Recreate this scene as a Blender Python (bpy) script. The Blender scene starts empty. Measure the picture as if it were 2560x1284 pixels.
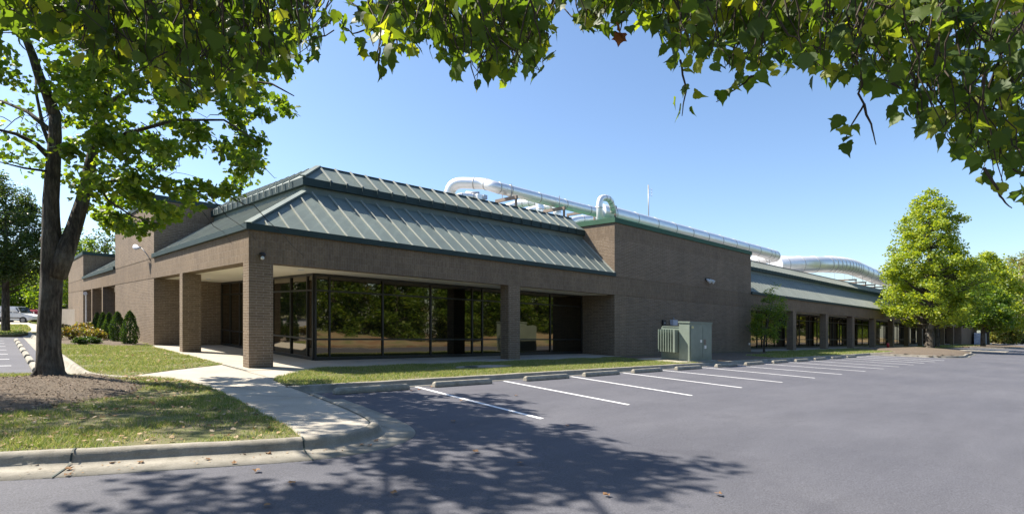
import bpy, bmesh, math, random
import numpy as np
from mathutils import Vector, Matrix
R = math.radians
random.seed(7); RNG = np.random.default_rng(11)
C = bpy.context.scene.collection
SC = bpy.context.scene

# ---------------------------------------------------------------- camera
# world frame: x along the long facade, y along the short facade, z up, near brick corner at (0,0,0)
FPX = 1386.0; EYE = 1.55; YAW = R(46.9)
CAM = Vector((-5.3277, -16.6898, EYE))
RT = Vector((math.sin(YAW), -math.cos(YAW), 0)); FW = Vector((math.cos(YAW), math.sin(YAW), 0))
GRADE = -0.030                       # the whole site falls 3 % towards the car park exit
def fall(x, y): return GRADE * ((x-CAM.x)*RT.x + (y-CAM.y)*RT.y)
cd = bpy.data.cameras.new('camera'); cam = bpy.data.objects.new('camera', cd); C.objects.link(cam)
cam.location = CAM; cam.rotation_euler = (R(90), 0, YAW - R(90))
cd.sensor_width = 36; cd.lens = 36*FPX/2560; cd.shift_y = 162/2560; cd.clip_end = 3000; cd.clip_start = .05
SC.camera = cam
# ---------------------------------------------------------------- light
SUN_EL = R(49.4); SHX, SHY = .43, -.74           # shadow displacement per metre of height
w = bpy.data.worlds.new('World'); SC.world = w; w.use_nodes = True
nt = w.node_tree; bg = nt.nodes['Background']
sky = nt.nodes.new('ShaderNodeTexSky'); sky.sky_type = 'NISHITA'; sky.sun_disc = False
sky.sun_elevation = SUN_EL; sky.sun_rotation = math.atan2(-SHX, -SHY)
sky.air_density = 1.0; sky.dust_density = .8; sky.ozone_density = 4.0; sky.altitude = 100
nt.links.new(sky.outputs[0], bg.inputs[0]); bg.inputs[1].default_value = .095
sd = bpy.data.lights.new('sun', 'SUN'); sd.energy = 5.0; sd.angle = R(.55); sd.color = (1, .92, .80)
so = bpy.data.objects.new('sun', sd); C.objects.link(so)
so.rotation_euler = Vector((-SHX, -SHY, 1)).to_track_quat('Z', 'Y').to_euler(); so.location = (-20, 30, 60)
vs = SC.view_settings; vs.view_transform = 'Standard'; vs.look = 'None'; vs.gamma = 1; vs.exposure = 1.22

# ---------------------------------------------------------------- picture helpers (pixel of the 2560 px photo -> point)
def ray(px, py):
    a = (px-1280)/FPX; b = -(py-804-.03*(px-1280))/FPX
    return (a*RT.x+FW.x, a*RT.y+FW.y, b)
def G(px, py, z=0):
    r = ray(px, py); t = (z-EYE)/r[2]; return (CAM.x+r[0]*t, CAM.y+r[1]*t)
def AT(px, py, D):
    r = ray(px, py); return Vector((CAM.x+r[0]*D, CAM.y+r[1]*D, EYE+r[2]*D))
def ATY(px, py, y):
    r = ray(px, py); return AT(px, py, (y-CAM.y)/r[1])
def ATX(px, py, x):
    r = ray(px, py); return AT(px, py, (x-CAM.x)/r[0])

# ---------------------------------------------------------------- materials
MATS = {}
def newmat(name):
    m = bpy.data.materials.new(name); m.use_nodes = True; MATS[name] = m
    return m, m.node_tree, m.node_tree.nodes['Principled BSDF']
def N(t, typ, **k):
    n = t.nodes.new(typ)
    for a, b in k.items():
        if a.startswith('i_'):
            key = a[2:]; key = int(key) if key.isdigit() else key.replace('_', ' ')
            n.inputs[key].default_value = b
        else: setattr(n, a, b)
    return n
def ramp(t, fac, stops):
    r = t.nodes.new('ShaderNodeValToRGB'); e = r.color_ramp.elements
    while len(e) < len(stops): e.new(.5)
    for k, (p, c) in enumerate(stops): e[k].position = p; e[k].color = (*c, 1)
    t.links.new(fac, r.inputs[0]); return r.outputs[0]
def geo(t): return N(t, 'ShaderNodeNewGeometry').outputs['Position']
def noise(t, scale, detail=4, rough=.6, vec=None, stretch=None):
    n = N(t, 'ShaderNodeTexNoise', i_Scale=scale, i_Detail=detail, i_Roughness=rough)
    v = vec or geo(t)
    if stretch:
        mp = N(t, 'ShaderNodeMapping'); mp.inputs['Scale'].default_value = stretch
        t.links.new(v, mp.inputs[0]); v = mp.outputs[0]
    t.links.new(v, n.inputs['Vector']); return n.outputs['Fac']
def mix(t, f, a, b, mode='MIX'):
    n = t.nodes.new('ShaderNodeMix'); n.data_type = 'RGBA'; n.blend_type = mode
    for s, i in ((f, 0), (a, 6), (b, 7)):
        if hasattr(s, 'is_output'): t.links.new(s, n.inputs[i])
        else: n.inputs[i].default_value = s if i == 0 else (*s, 1)
    return n.outputs[2]
def bump(t, h, b, strength=.3, dist=.02):
    n = N(t, 'ShaderNodeBump', i_Strength=strength, i_Distance=dist); t.links.new(h, n.inputs['Height'])
    t.links.new(n.outputs[0], b.inputs['Normal'])
def simple(name, col, rough=.6, metal=0, var=.25, scale=3, bmp=0, bscale=40, spec=.5, stretch=None):
    m, t, b = newmat(name)
    f = noise(t, scale, 5, .65, stretch=stretch)
    c0 = tuple(c*(1-var) for c in col); c1 = tuple(min(1, c*(1+var)) for c in col)
    t.links.new(ramp(t, f, [(.3, c0), (.7, c1)]), b.inputs['Base Color'])
    b.inputs['Roughness'].default_value = rough; b.inputs['Metallic'].default_value = metal
    b.inputs['Specular IOR Level'].default_value = spec
    if bmp: bump(t, noise(t, bscale, 3), b, bmp, .01)
    return m
def brick(name, w_, h_, off, c1, c2, mortar, msz):
    m, t, b = newmat(name)
    uv = N(t, 'ShaderNodeUVMap'); uv.uv_map = 'uv'
    br = N(t, 'ShaderNodeTexBrick', offset=off, squash=1.0)
    br.inputs['Scale'].default_value = 1; br.inputs['Brick Width'].default_value = w_
    br.inputs['Row Height'].default_value = h_; br.inputs['Mortar Size'].default_value = msz
    br.inputs['Mortar Smooth'].default_value = .9; br.inputs['Bias'].default_value = 0
    br.inputs['Color1'].default_value = (*c1, 1); br.inputs['Color2'].default_value = (*c2, 1)
    br.inputs['Mortar'].default_value = (*mortar, 1)
    t.links.new(uv.outputs[0], br.inputs['Vector'])
    f = ramp(t, noise(t, .5, 6, .65), [(.3, (.88, .88, .89)), (.7, (1.1, 1.09, 1.08))])
    f2 = ramp(t, noise(t, 16, 3), [(.3, (.8, .8, .8)), (.7, (1.18, 1.18, 1.18))])
    f3 = ramp(t, noise(t, 1.0, 4, .6, stretch=(1.6, 1.6, .16)), [(.36, (.93, .93, .94)), (.6, (1.03, 1.03, 1.02))])
    c = mix(t, 1.0, br.outputs['Color'], f, 'MULTIPLY'); c = mix(t, 1.0, c, f2, 'MULTIPLY'); c = mix(t, 1.0, c, f3, 'MULTIPLY')
    t.links.new(c, b.inputs['Base Color']); b.inputs['Roughness'].default_value = .9
    b.inputs['Specular IOR Level'].default_value = .2
    inv = N(t, 'ShaderNodeMath', operation='SUBTRACT'); inv.inputs[0].default_value = 1
    t.links.new(br.outputs['Fac'], inv.inputs[1]); bump(t, inv.outputs[0], b, .6, .008)
    return m
B1, B2, BM = (.175, .131, .090), (.225, .170, .118), (.32, .275, .225)
brick('brick', .40, .0767, .5, B1, B2, BM, .012)
brick('soldier_brick', .085, .205, 0., B1, B2, tuple(c*.75 for c in BM), .008)
brick('side_brick', .30, .0767, .5, B1, B2, BM, .006)
m, t, b = newmat('asphalt')
f = noise(t, .22, 6, .6); g2 = noise(t, 60, 5, .8)
c = ramp(t, f, [(.3, (.080, .081, .096)), (.7, (.106, .106, .120))])
c = mix(t, 1., c, ramp(t, g2, [(.32, (.5, .5, .5)), (.7, (1.6, 1.6, 1.6))]), 'MULTIPLY')
c = mix(t, 1., c, ramp(t, noise(t, 1.3, 5, .7, stretch=(.25, 1, 1)), [(.35, (.9, .9, .9)), (.65, (1.08, 1.08, 1.07))]), 'MULTIPLY')
vo = N(t, 'ShaderNodeTexVoronoi', i_Scale=2.2); t.links.new(geo(t), vo.inputs['Vector'])
c = mix(t, 1., c, ramp(t, vo.outputs['Distance'], [(.012, (1.9, 1.8, 1.6)), (.03, (1, 1, 1))]), 'MULTIPLY')
st = ramp(t, noise(t, .9, 3, .5), [(.62, (1, 1, 1)), (.72, (.86, .86, .87))])
c = mix(t, 1., c, st, 'MULTIPLY')
t.links.new(c, b.inputs['Base Color']); b.inputs['Roughness'].default_value = .85
b.inputs['Specular IOR Level'].default_value = .35; bump(t, g2, b, .5, .006)
def concrete(name, a, bcol, sc=1.2):
    m, t, b = newmat(name)
    c = ramp(t, noise(t, sc, 8, .68), [(.3, a), (.7, bcol)])
    c = mix(t, 1., c, ramp(t, noise(t, 60, 3, .7), [(.3, (.82, .82, .82)), (.7, (1.12, 1.12, 1.12))]), 'MULTIPLY')
    t.links.new(c, b.inputs['Base Color']); b.inputs['Roughness'].default_value = .9
    b.inputs['Specular IOR Level'].default_value = .25
    bump(t, noise(t, 70, 3), b, .35, .006)
concrete('walk_concrete', (.37, .335, .275), (.47, .43, .36))
concrete('kerb_concrete', (.20, .185, .15), (.40, .37, .31), 2.5)
concrete('stop_concrete', (.24, .225, .185), (.46, .43, .36), 5)
simple('line_paint', (.78, .78, .77), .6, var=.07, scale=12)
m, t, b = newmat('turf_soil')
c = ramp(t, noise(t, 1.6, 6, .7), [(.32, (.20, .16, .10)), (.5, (.15, .145, .06)), (.68, (.14, .16, .045))])
t.links.new(c, b.inputs['Base Color']); b.inputs['Roughness'].default_value = 1; bump(t, noise(t, 50, 3), b, .8, .03)
def leafmat(name, cols, transl=.45, rough=.45, tcol=None):
    m, t, b = newmat(name)
    g = N(t, 'ShaderNodeNewGeometry')
    n_ = len(cols); c = ramp(t, g.outputs['Random Per Island'], [((k+.5)/n_ if n_ > 1 else 0, cc) for k, cc in enumerate(cols)])
    t.links.new(c, b.inputs['Base Color']); b.inputs['Roughness'].default_value = rough
    b.inputs['Specular IOR Level'].default_value = .4
    tr = N(t, 'ShaderNodeBsdfTranslucent'); tc = mix(t, 1., c, tcol or (2.5, 2.35, .55), 'MULTIPLY'); t.links.new(tc, tr.inputs[0])
    mx = N(t, 'ShaderNodeMixShader'); mx.inputs[0].default_value = transl
    t.links.new(b.outputs[0], mx.inputs[1]); t.links.new(tr.outputs[0], mx.inputs[2])
    t.links.new(mx.outputs[0], t.nodes['Material Output'].inputs[0])
leafmat('near_leaf', [(.045, .08, .02), (.065, .11, .022), (.05, .09, .02), (.09, .15, .028), (.06, .10, .022), (.13, .19, .03), (.22, .25, .035)], .5, .52)
leafmat('rust_leaf', [(.16, .05, .025), (.20, .08, .03)], .3)
leafmat('maple_leaf', [(.06, .11, .022), (.085, .15, .025), (.12, .19, .03), (.07, .12, .024), (.18, .23, .035)], .5)
leafmat('bright_leaf', [(.13, .19, .030), (.19, .26, .035), (.25, .31, .040), (.30, .33, .045)], .4)
leafmat('dark_leaf', [(.03, .055, .018), (.045, .08, .022), (.06, .10, .028), (.075, .11, .03)], .35)
leafmat('autumn_leaf', [(.09, .13, .03), (.16, .17, .04), (.20, .15, .05), (.12, .15, .035)], .4)
leafmat('conifer_leaf', [(.025, .055, .018), (.04, .08, .022), (.055, .10, .025)], .25)
leafmat('nandina_leaf', [(.13, .14, .045), (.18, .15, .055), (.24, .13, .07), (.15, .14, .05), (.09, .12, .035)], .35)
leafmat('grass_blade', [(.12, .19, .04), (.16, .24, .05), (.20, .28, .06), (.25, .29, .075), (.36, .34, .15), (.46, .40, .24)], .35, .6, (1.3, 1.3, .8))
leafmat('dry_leaf', [(.34, .22, .11), (.42, .30, .17), (.28, .15, .07), (.46, .38, .26)], .15, .8, (1.2, 1.1, 1))
leafmat('mulch_chip', [(.11, .075, .05), (.18, .13, .09), (.27, .21, .15), (.15, .105, .075)], 0, .95)
m, t, b = newmat('mulch')
c = ramp(t, noise(t, 35, 5, .75), [(.3, (.075, .055, .038)), (.55, (.145, .112, .078)), (.75, (.25, .205, .15))])
t.links.new(c, b.inputs['Base Color']); b.inputs['Roughness'].default_value = 1; bump(t, noise(t, 45, 4), b, 1, .04)
m, t, b = newmat('straw_bank')
c = ramp(t, noise(t, .35, 6, .7), [(.36, (.24, .13, .065)), (.5, (.30, .235, .14)), (.62, (.16, .17, .06))])
t.links.new(c, b.inputs['Base Color']); b.inputs['Roughness'].default_value = 1
m, t, b = newmat('bark')
f = noise(t, 14, 8, .75, stretch=(1, 1, .2)); f2 = noise(t, 1.4, 4, .6)
c = ramp(t, f, [(.36, (.018, .015, .012)), (.5, (.075, .062, .048)), (.66, (.19, .165, .13))])
c = mix(t, ramp(t, f2, [(.5, (0, 0, 0)), (.68, (.55, .55, .55))]), c, (.20, .20, .18))
t.links.new(c, b.inputs['Base Color']); b.inputs['Roughness'].default_value = .95; bump(t, f, b, 1, .09)
simple('pale_bark', (.42, .38, .32), .9, var=.4, scale=6, stretch=(1, 1, .3))
simple('twig_bark', (.06, .045, .032), .9, var=.3)
def metalroof(name, col):
    m, t, b = newmat(name)
    f = noise(t, .8, 6, .7, stretch=(1, 1, .25))
    c = ramp(t, f, [(.3, tuple(x*.86 for x in col)), (.7, tuple(x*1.14 for x in col))])
    t.links.new(c, b.inputs['Base Color']); b.inputs['Roughness'].default_value = .6; b.inputs['Specular IOR Level'].default_value = .3
metalroof('roof_metal', (.155, .190, .170))
metalroof('seam_metal', (.36, .37, .32))
metalroof('gutter_metal', (.026, .048, .047))
metalroof('coping_metal', (.030, .095, .055))
simple('soffit', (.84, .78, .65), .8, var=.04)
simple('dark_frame', (.022, .022, .020), .4, var=.15)
simple('flat_roofing', (.25, .25, .25), .9)
m, t, b = newmat('tinted_glass')
gl = N(t, 'ShaderNodeBsdfGlossy'); gl.inputs['Color'].default_value = (.38, .34, .26, 1); gl.inputs['Roughness'].default_value = .012
t.links.new(ramp(t, noise(t, .8, 3), [(.3, (.006, .006, .005)), (.7, (.016, .014, .010))]), b.inputs['Base Color']); b.inputs['Roughness'].default_value = .05
fr = N(t, 'ShaderNodeFresnel', i_IOR=1.9); ma = N(t, 'ShaderNodeMath', operation='MULTIPLY_ADD'); ma.inputs[1].default_value = .8; ma.inputs[2].default_value = .22
t.links.new(fr.outputs[0], ma.inputs[0]); mx = N(t, 'ShaderNodeMixShader'); t.links.new(ma.outputs[0], mx.inputs[0])
t.links.new(b.outputs[0], mx.inputs[1]); t.links.new(gl.outputs[0], mx.inputs[2]); t.links.new(mx.outputs[0], t.nodes['Material Output'].inputs[0])
bn = N(t, 'ShaderNodeBump', i_Strength=.12, i_Distance=.02); t.links.new(noise(t, 1.1, 1), bn.inputs['Height']); t.links.new(bn.outputs[0], gl.inputs['Normal'])
simple('duct_metal', (.88, .87, .86), .40, .62, var=.05, scale=2)
simple('band_metal', (.52, .50, .47), .5, .5, var=.05)
simple('brown_steel', (.20, .155, .125), .7, var=.2)
simple('grey_steel', (.30, .30, .30), .5, .6)
simple('cabinet_green', (.20, .245, .205), .5, var=.12, scale=2)
simple('dark_green', (.03, .045, .037), .6)
simple('white_paint', (.78, .78, .76), .35, var=.03)
simple('pale_box', (.55, .58, .66), .5)
simple('yellow_label', (.55, .52, .25), .6, var=.1)
simple('black_plastic', (.02, .02, .022), .5)
simple('tyre', (.02, .02, .02), .9)
simple('car_glass', (.03, .035, .045), .08, var=.1, spec=.8)
simple('red_paint', (.35, .02, .03), .3, var=.1)
simple('beige_wall', (.33, .29, .24), .9, var=.1)
simple('light_brown', (.25, .16, .08), .9)
simple('duct_white', (.72, .72, .72), .5)
m, t, b = newmat('lamp_lens'); b.inputs['Base Color'].default_value = (.7, .72, .72, 1); b.inputs['Roughness'].default_value = .15

# ---------------------------------------------------------------- mesh helpers
class MB:
    def __init__(s): s.v = []; s.f = []; s.sm = []; s.bk = []
    def nextmat(s): s.bk.append(len(s.f)); return s
    def quad(s, a, b, c, d): i = len(s.v); s.v += [tuple(a), tuple(b), tuple(c), tuple(d)]; s.f.append((i, i+1, i+2, i+3)); s.sm.append(False); return s
    def box(s, x0, x1, y0, y1, z0, z1):
        x0, x1 = sorted((x0, x1)); y0, y1 = sorted((y0, y1)); z0, z1 = sorted((z0, z1))
        P = [(x, y, z) for z in (z0, z1) for y in (y0, y1) for x in (x0, x1)]; i = len(s.v); s.v += P
        s.f += [(i, i+2, i+3, i+1), (i+4, i+5, i+7, i+6), (i, i+1, i+5, i+4), (i+2, i+6, i+7, i+3), (i, i+4, i+6, i+2), (i+1, i+3, i+7, i+5)]
        s.sm += [False]*6; return s
    def prism(s, pts, z0, z1):                # vertical prism over a polygon
        i = len(s.v); n = len(pts)
        a = sum(pts[k][0]*pts[(k+1) % n][1]-pts[(k+1) % n][0]*pts[k][1] for k in range(n))
        if a < 0: pts = pts[::-1]
        s.v += [(p[0], p[1], z1) for p in pts]+[(p[0], p[1], z0) for p in pts]
        s.f.append(tuple(range(i, i+n))); s.sm.append(False)
        for k in range(n): k2 = (k+1) % n; s.f.append((i+k, i+n+k, i+n+k2, i+k2)); s.sm.append(False)
        return s
    def tube(s, pts, rad, n=8, cap=True, smooth=True, squash=None):
        pts = [Vector(p) for p in pts]; m_ = len(pts)
        if not hasattr(rad, '__len__'): rad = [rad]*m_
        base = len(s.v); up = None
        for k in range(m_):
            d = (pts[min(k+1, m_-1)]-pts[max(k-1, 0)]); d = d.normalized() if d.length > 1e-9 else Vector((0, 0, 1))
            if up is None: up = d.orthogonal().normalized()
            up = (up-d*up.dot(d)); up = up.normalized() if up.length > 1e-6 else d.orthogonal().normalized()
            sd_ = d.cross(up)
            for j in range(n):
                a = 2*math.pi*j/n; r = rad[k]*(squash(k, a) if squash else 1)
                s.v.append(tuple(pts[k]+up*math.cos(a)*r+sd_*math.sin(a)*r))
        for k in range(m_-1):
            for j in range(n):
                j2 = (j+1) % n; s.f.append((base+k*n+j, base+k*n+j2, base+(k+1)*n+j2, base+(k+1)*n+j)); s.sm.append(smooth)
        if cap:
            s.f.append(tuple(base+j for j in range(n))[::-1]); s.sm.append(False)
            s.f.append(tuple(base+(m_-1)*n+j for j in range(n))); s.sm.append(False)
        return s
    def bar(s, a, b, w_, h_=None): # rectangular bar
        h_ = h_ or w_; a = Vector(a); b = Vector(b); d = (b-a).normalized()
        u = d.cross(Vector((0, 0, 1))); u = u.normalized() if u.length > .01 else Vector((1, 0, 0)); v = u.cross(d)
        i = len(s.v)
        for p in (a, b):
            for su, sv in ((-1, -1), (1, -1), (1, 1), (-1, 1)): s.v.append(tuple(p+u*su*w_/2+v*sv*h_/2))
        s.f += [(i, i+1, i+2, i+3), (i+7, i+6, i+5, i+4), (i, i+4, i+5, i+1), (i+1, i+5, i+6, i+2), (i+2, i+6, i+7, i+3), (i+3, i+7, i+4, i)]
        s.sm += [False]*6; return s
    def sphere(s, c, r, sc=(1, 1, 1), n=12, m_=8):
        i = len(s.v)
        for k in range(m_+1):
            th = math.pi*k/m_
            for j in range(n): ph = 2*math.pi*j/n; s.v.append((c[0]+r*sc[0]*math.sin(th)*math.cos(ph), c[1]+r*sc[1]*math.sin(th)*math.sin(ph), c[2]+r*sc[2]*math.cos(th)))
        for k in range(m_):
            for j in range(n): j2 = (j+1) % n; s.f.append((i+k*n+j, i+(k+1)*n+j, i+(k+1)*n+j2, i+k*n+j2)); s.sm.append(True)
        return s
    def xf(s, M): s.v = [tuple(M @ Vector(p)) for p in s.v]; return s
    def build(s, name, mat, parent=None, bevel=0):
        o0 = Vector(parent['_org']) if parent is not None and '_org' in parent else Vector((0, 0, 0))
        me = bpy.data.meshes.new(name)
        me.from_pydata([tuple(Vector(p)-o0) for p in s.v], [], s.f)
        for mn in (mat if isinstance(mat, tuple) else (mat,)): me.materials.append(MATS[mn])
        uvl = me.uv_layers.new(name='uv'); data = np.empty(len(me.loops)*2, dtype=np.float32)
        for p in me.polygons:
            n = p.normal; p.use_smooth = s.sm[p.index]; p.material_index = sum(p.index >= k for k in s.bk)
            for li in p.loop_indices:
                v = s.v[me.loops[li].vertex_index]
                if abs(n.z) > .8: uv = (v[0], v[1])
                elif abs(n.x) > abs(n.y): uv = (v[1], v[2])
                else: uv = (v[0], v[2])
                data[2*li] = uv[0]; data[2*li+1] = uv[1]
        uvl.data.foreach_set('uv', data)
        if bevel:
            bm = bmesh.new(); bm.from_mesh(me); bmesh.ops.remove_doubles(bm, verts=bm.verts, dist=1e-5)
            bmesh.ops.bevel(bm, geom=[e for e in bm.edges if len(e.link_faces) == 2 and e.calc_face_angle(0) > .5], offset=bevel, segments=2, affect='EDGES', clamp_overlap=True)
            bm.to_mesh(me); bm.free()
        o = bpy.data.objects.new(name, me); C.objects.link(o)
        if parent is not None: o.parent = parent; o['_org'] = tuple(o0)
        return o
def tag(o, label=None, cat=None, group=None, kind=None):
    if label: o['label'] = label
    if cat: o['category'] = cat
    if group: o['group'] = group
    if kind: o['kind'] = kind
    return o
def thing(name, org, label, cat, group=None):
    o = bpy.data.objects.new(name, None); C.objects.link(o); o.location = org; o['_org'] = tuple(org); o.empty_display_size = .2
    return tag(o, label, cat, group)
def struct(o): o['kind'] = 'structure'; return o
def npmesh(name, verts, faces, mat, parent=None, smooth=False):
    """verts (n,3); faces (m,k) array of constant k"""
    o0 = np.array(parent['_org']) if parent is not None and '_org' in parent else np.zeros(3)
    me = bpy.data.meshes.new(name); verts = np.asarray(verts, dtype=np.float64)-o0; faces = np.asarray(faces, dtype=np.int32)
    k = faces.shape[1]
    me.vertices.add(len(verts)); me.vertices.foreach_set('co', verts.astype(np.float32).ravel())
    me.loops.add(faces.size); me.loops.foreach_set('vertex_index', faces.ravel())
    me.polygons.add(len(faces)); me.polygons.foreach_set('loop_start', np.arange(0, faces.size, k, dtype=np.int32))
    me.polygons.foreach_set('loop_total', np.full(len(faces), k, dtype=np.int32))
    me.update(calc_edges=True); me.materials.append(MATS[mat])
    o = bpy.data.objects.new(name, me); C.objects.link(o)
    if parent is not None: o.parent = parent; o['_org'] = tuple(o0)
    return o
# leaf templates: x across, y along to the tip, z out of plane; triangles
def tmpl(out, fold=.18, curl=-.12):
    v = [(0, .42, 0)]+[(x, y, abs(x)*fold+curl*y*y) for x, y in out]
    n = len(out); f = [(0, 1+k, 1+(k+1) % n) for k in range(n)]
    return np.array(v, float), np.array(f)
half = [(.10, .02), (.36, .00), (.52, .14), (.40, .30), (.46, .48), (.60, .66), (.34, .66), (.16, .80)]
LOBED = tmpl([(0, 0)]+half+[(0, 1.08)]+[(-x, y) for x, y in half[::-1]])
half = [(.22, .05), (.5, .28), (.28, .40), (.36, .68)]
def ovate(l, tp, curl, fold=.2):
    h = [(.10, -.03), (.32, .02), (.46, .16), (.44, .32), (.50+l, .46), (.36, .50), (.33, .66), (.20+tp, .78), (.09, .9)]
    return tmpl([(0, .03)]+h+[(0, 1.15)]+[(-x, y) for x, y in h[::-1]], fold, curl)
BROAD = [ovate(.06, .0, -.12), ovate(.0, .06, -.35, .35), ovate(.16, .02, .15, .1), ovate(-.06, -.04, -.6, .25)]
MAPLE = tmpl([(0, 0)]+half+[(0, 1)]+[(-x, y) for x, y in half[::-1]])
OVAL = tmpl([(0, 0), (.26, .3), (.2, .7), (0, 1), (-.2, .7), (-.26, .3)])
TRI = (np.array([(0, 0, 0), (.36, .45, .1), (0, 1, 0), (-.36, .45, .1)], float), np.array([(0, 1, 2), (0, 2, 3)]))
def leaves(pos, size, T, down=.5, spread=1.0, yawbias=None):
    """instances of template T at pos (n,3) with random orientation; down = pull of the tip towards -z"""
    n = len(pos); V, F = T
    tip = RNG.normal(size=(n, 3))*spread; tip[:, 2] = tip[:, 2]*.6-down*1.6; tip /= np.linalg.norm(tip, axis=1)[:, None]
    nr = RNG.normal(size=(n, 3)); nr[:, 2] += (.0 if down > .8 else .7)
    nr -= (nr*tip).sum(1)[:, None]*tip; nr /= np.linalg.norm(nr, axis=1)[:, None]
    sx = np.cross(tip, nr); s = size*RNG.uniform(.65, 1.2, n)[:, None, None] if np.isscalar(size) else size[:, None, None]
    P = pos[:, None, :]+s*(V[None, :, 0, None]*sx[:, None, :]+V[None, :, 1, None]*tip[:, None, :]+V[None, :, 2, None]*nr[:, None, :])
    FF = F[None]+(np.arange(n)*len(V))[:, None, None]
    return P.reshape(-1, 3), FF.reshape(-1, 3)
def clump_positions(centers, radii, per, flat=.75):
    out = []
    for c, r, k in zip(centers, radii, per):
        d = RNG.normal(size=(k, 3)); d /= np.linalg.norm(d, axis=1)[:, None]; rr = RNG.uniform(0, 1, k)**.45*r
        d[:, 2] *= flat; out.append(np.array(c)+d*rr[:, None])
    return np.concatenate(out)

# ================================================================ GROUND
LOT = -.13
o = struct(MB().prism([(-300, -300), (600, -300), (600, 500), (-300, 500)], -1.2, LOT-.02).build('ground', 'turf_soil'))
o = struct(MB().prism([(-60, -27), (230, -27), (230, 46), (-3.7, 46), (-3.7, 70), (-60, 70)], LOT-.3, LOT).build('asphalt_lot', 'asphalt'))
def inset(pts): return pts
# kerb line along the road side (inner edge, top)
bulb = [G(709, 961), G(773, 985), G(859, 1019), G(905, 1040), G(924, 1053), G(924, 1063), G(895, 1074), G(830, 1086), G(752, 1095)]
front = [G(600, 1103), G(430, 1111), G(193, 1124), G(0, 1131), (-7.5, -8.15), (-14, -7.9), (-22, -7.9)]
def smooth_path(p, it=2):
    for _ in range(it):
        q = [p[0]]
        for a, b in zip(p[:-1], p[1:]): q += [(a[0]*.75+b[0]*.25, a[1]*.75+b[1]*.25), (a[0]*.25+b[0]*.75, a[1]*.25+b[1]*.75)]
        p = q+[p[-1]]
    return p
def ribbon(path, prof, name, mat, side=1, jit=.004, kind='structure'):
    """sweep profile (offset outward, z) along a horizontal path"""
    res = []
    for a, b in zip(path[:-1], path[1:]):
        L = math.hypot(b[0]-a[0], b[1]-a[1]); n = max(1, int(L/.35))
        res += [(a[0]+(b[0]-a[0])*k/n, a[1]+(b[1]-a[1])*k/n) for k in range(n)]
    res.append(path[-1]); V = []; F = []; m_ = len(prof)
    for k, p in enumerate(res):
        a = res[max(k-1, 0)]; b = res[min(k+1, len(res)-1)]; d = Vector((b[0]-a[0], b[1]-a[1])).normalized()
        nx, ny = d.y*side, -d.x*side
        j = random.uniform(-jit, jit)
        for off, z in prof: V.append((p[0]+nx*off, p[1]+ny*off, z+(j if z > LOT+.03 else 0)))
    for k in range(len(res)-1):
        for i in range(m_-1):
            q = (k*m_+i, k*m_+i+1, (k+1)*m_+i+1, (k+1)*m_+i)
            F.append(q if side < 0 else q[::-1])
    o = npmesh(name, V, F, mat); o['kind'] = kind
    for p in o.data.polygons: p.use_smooth = True
    return o
KP = [(0, -.3), (0, .0), (.02, .022), (.06, .03), (.11, .022), (.145, -.005), (.165, -.05), (.185, -.09), (.22, LOT+.02), (.30, LOT+.008), (.66, LOT+.006), (.665, -.3)]
KP2 = [(0, -.3), (0, .0), (.02, .02), (.13, .02), (.15, 0), (.165, LOT+.02), (.19, LOT+.008), (.42, LOT+.006), (.425, -.3)]
bpath = smooth_path(bulb[1:]+front)
ribbon(bpath, KP, 'front_kerb', 'kerb_concrete', side=-1)
ribbon([(50.5, -4.6), (-.72, -4.6)], KP2, 'facade_kerb', 'kerb_concrete', side=-1)
lk = smooth_path([(-3.62, 30), (-3.62, 2.2), (-3.62, .4), (-3.5, -.7), (-3.05, -1.35)])
ribbon(lk, [(0, -.3), (0, .02), (.05, .05), (.11, .045), (.16, 0), (.19, LOT+.03), (.26, LOT+.008), (.50, LOT+.006), (.505, -.3)], 'side_kerb', 'kerb_concrete', side=1)
def kerb_gap(path, prof, at, name='kerb_joint', side=-1, w_=.010):
    k = min(range(1, len(path)-1), key=lambda i: math.hypot(path[i][0]-at[0], path[i][1]-at[1])); a, b = path[k-1], path[k+1]
    d = Vector((b[0]-a[0], b[1]-a[1], 0)).normalized(); n = Vector((d.y*side, -d.x*side, 0)); p = Vector((at[0], at[1], 0)); mb = MB()
    pr = [(o_, z+.009) for o_, z in prof[1:-1]]
    for (o0, z0), (o1, z1) in zip(pr[:-1], pr[1:]):
        A, B_ = p+n*(o0+.004)+Vector((0, 0, z0)), p+n*(o1+.004)+Vector((0, 0, z1)); mb.quad(A-d*w_, B_-d*w_, B_+d*w_, A+d*w_)
    struct(mb.build(name, 'dark_green'))
kerb_gap(bpath, KP, G(193, 1124)); kerb_gap(bpath, KP, G(752, 1095))
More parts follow.
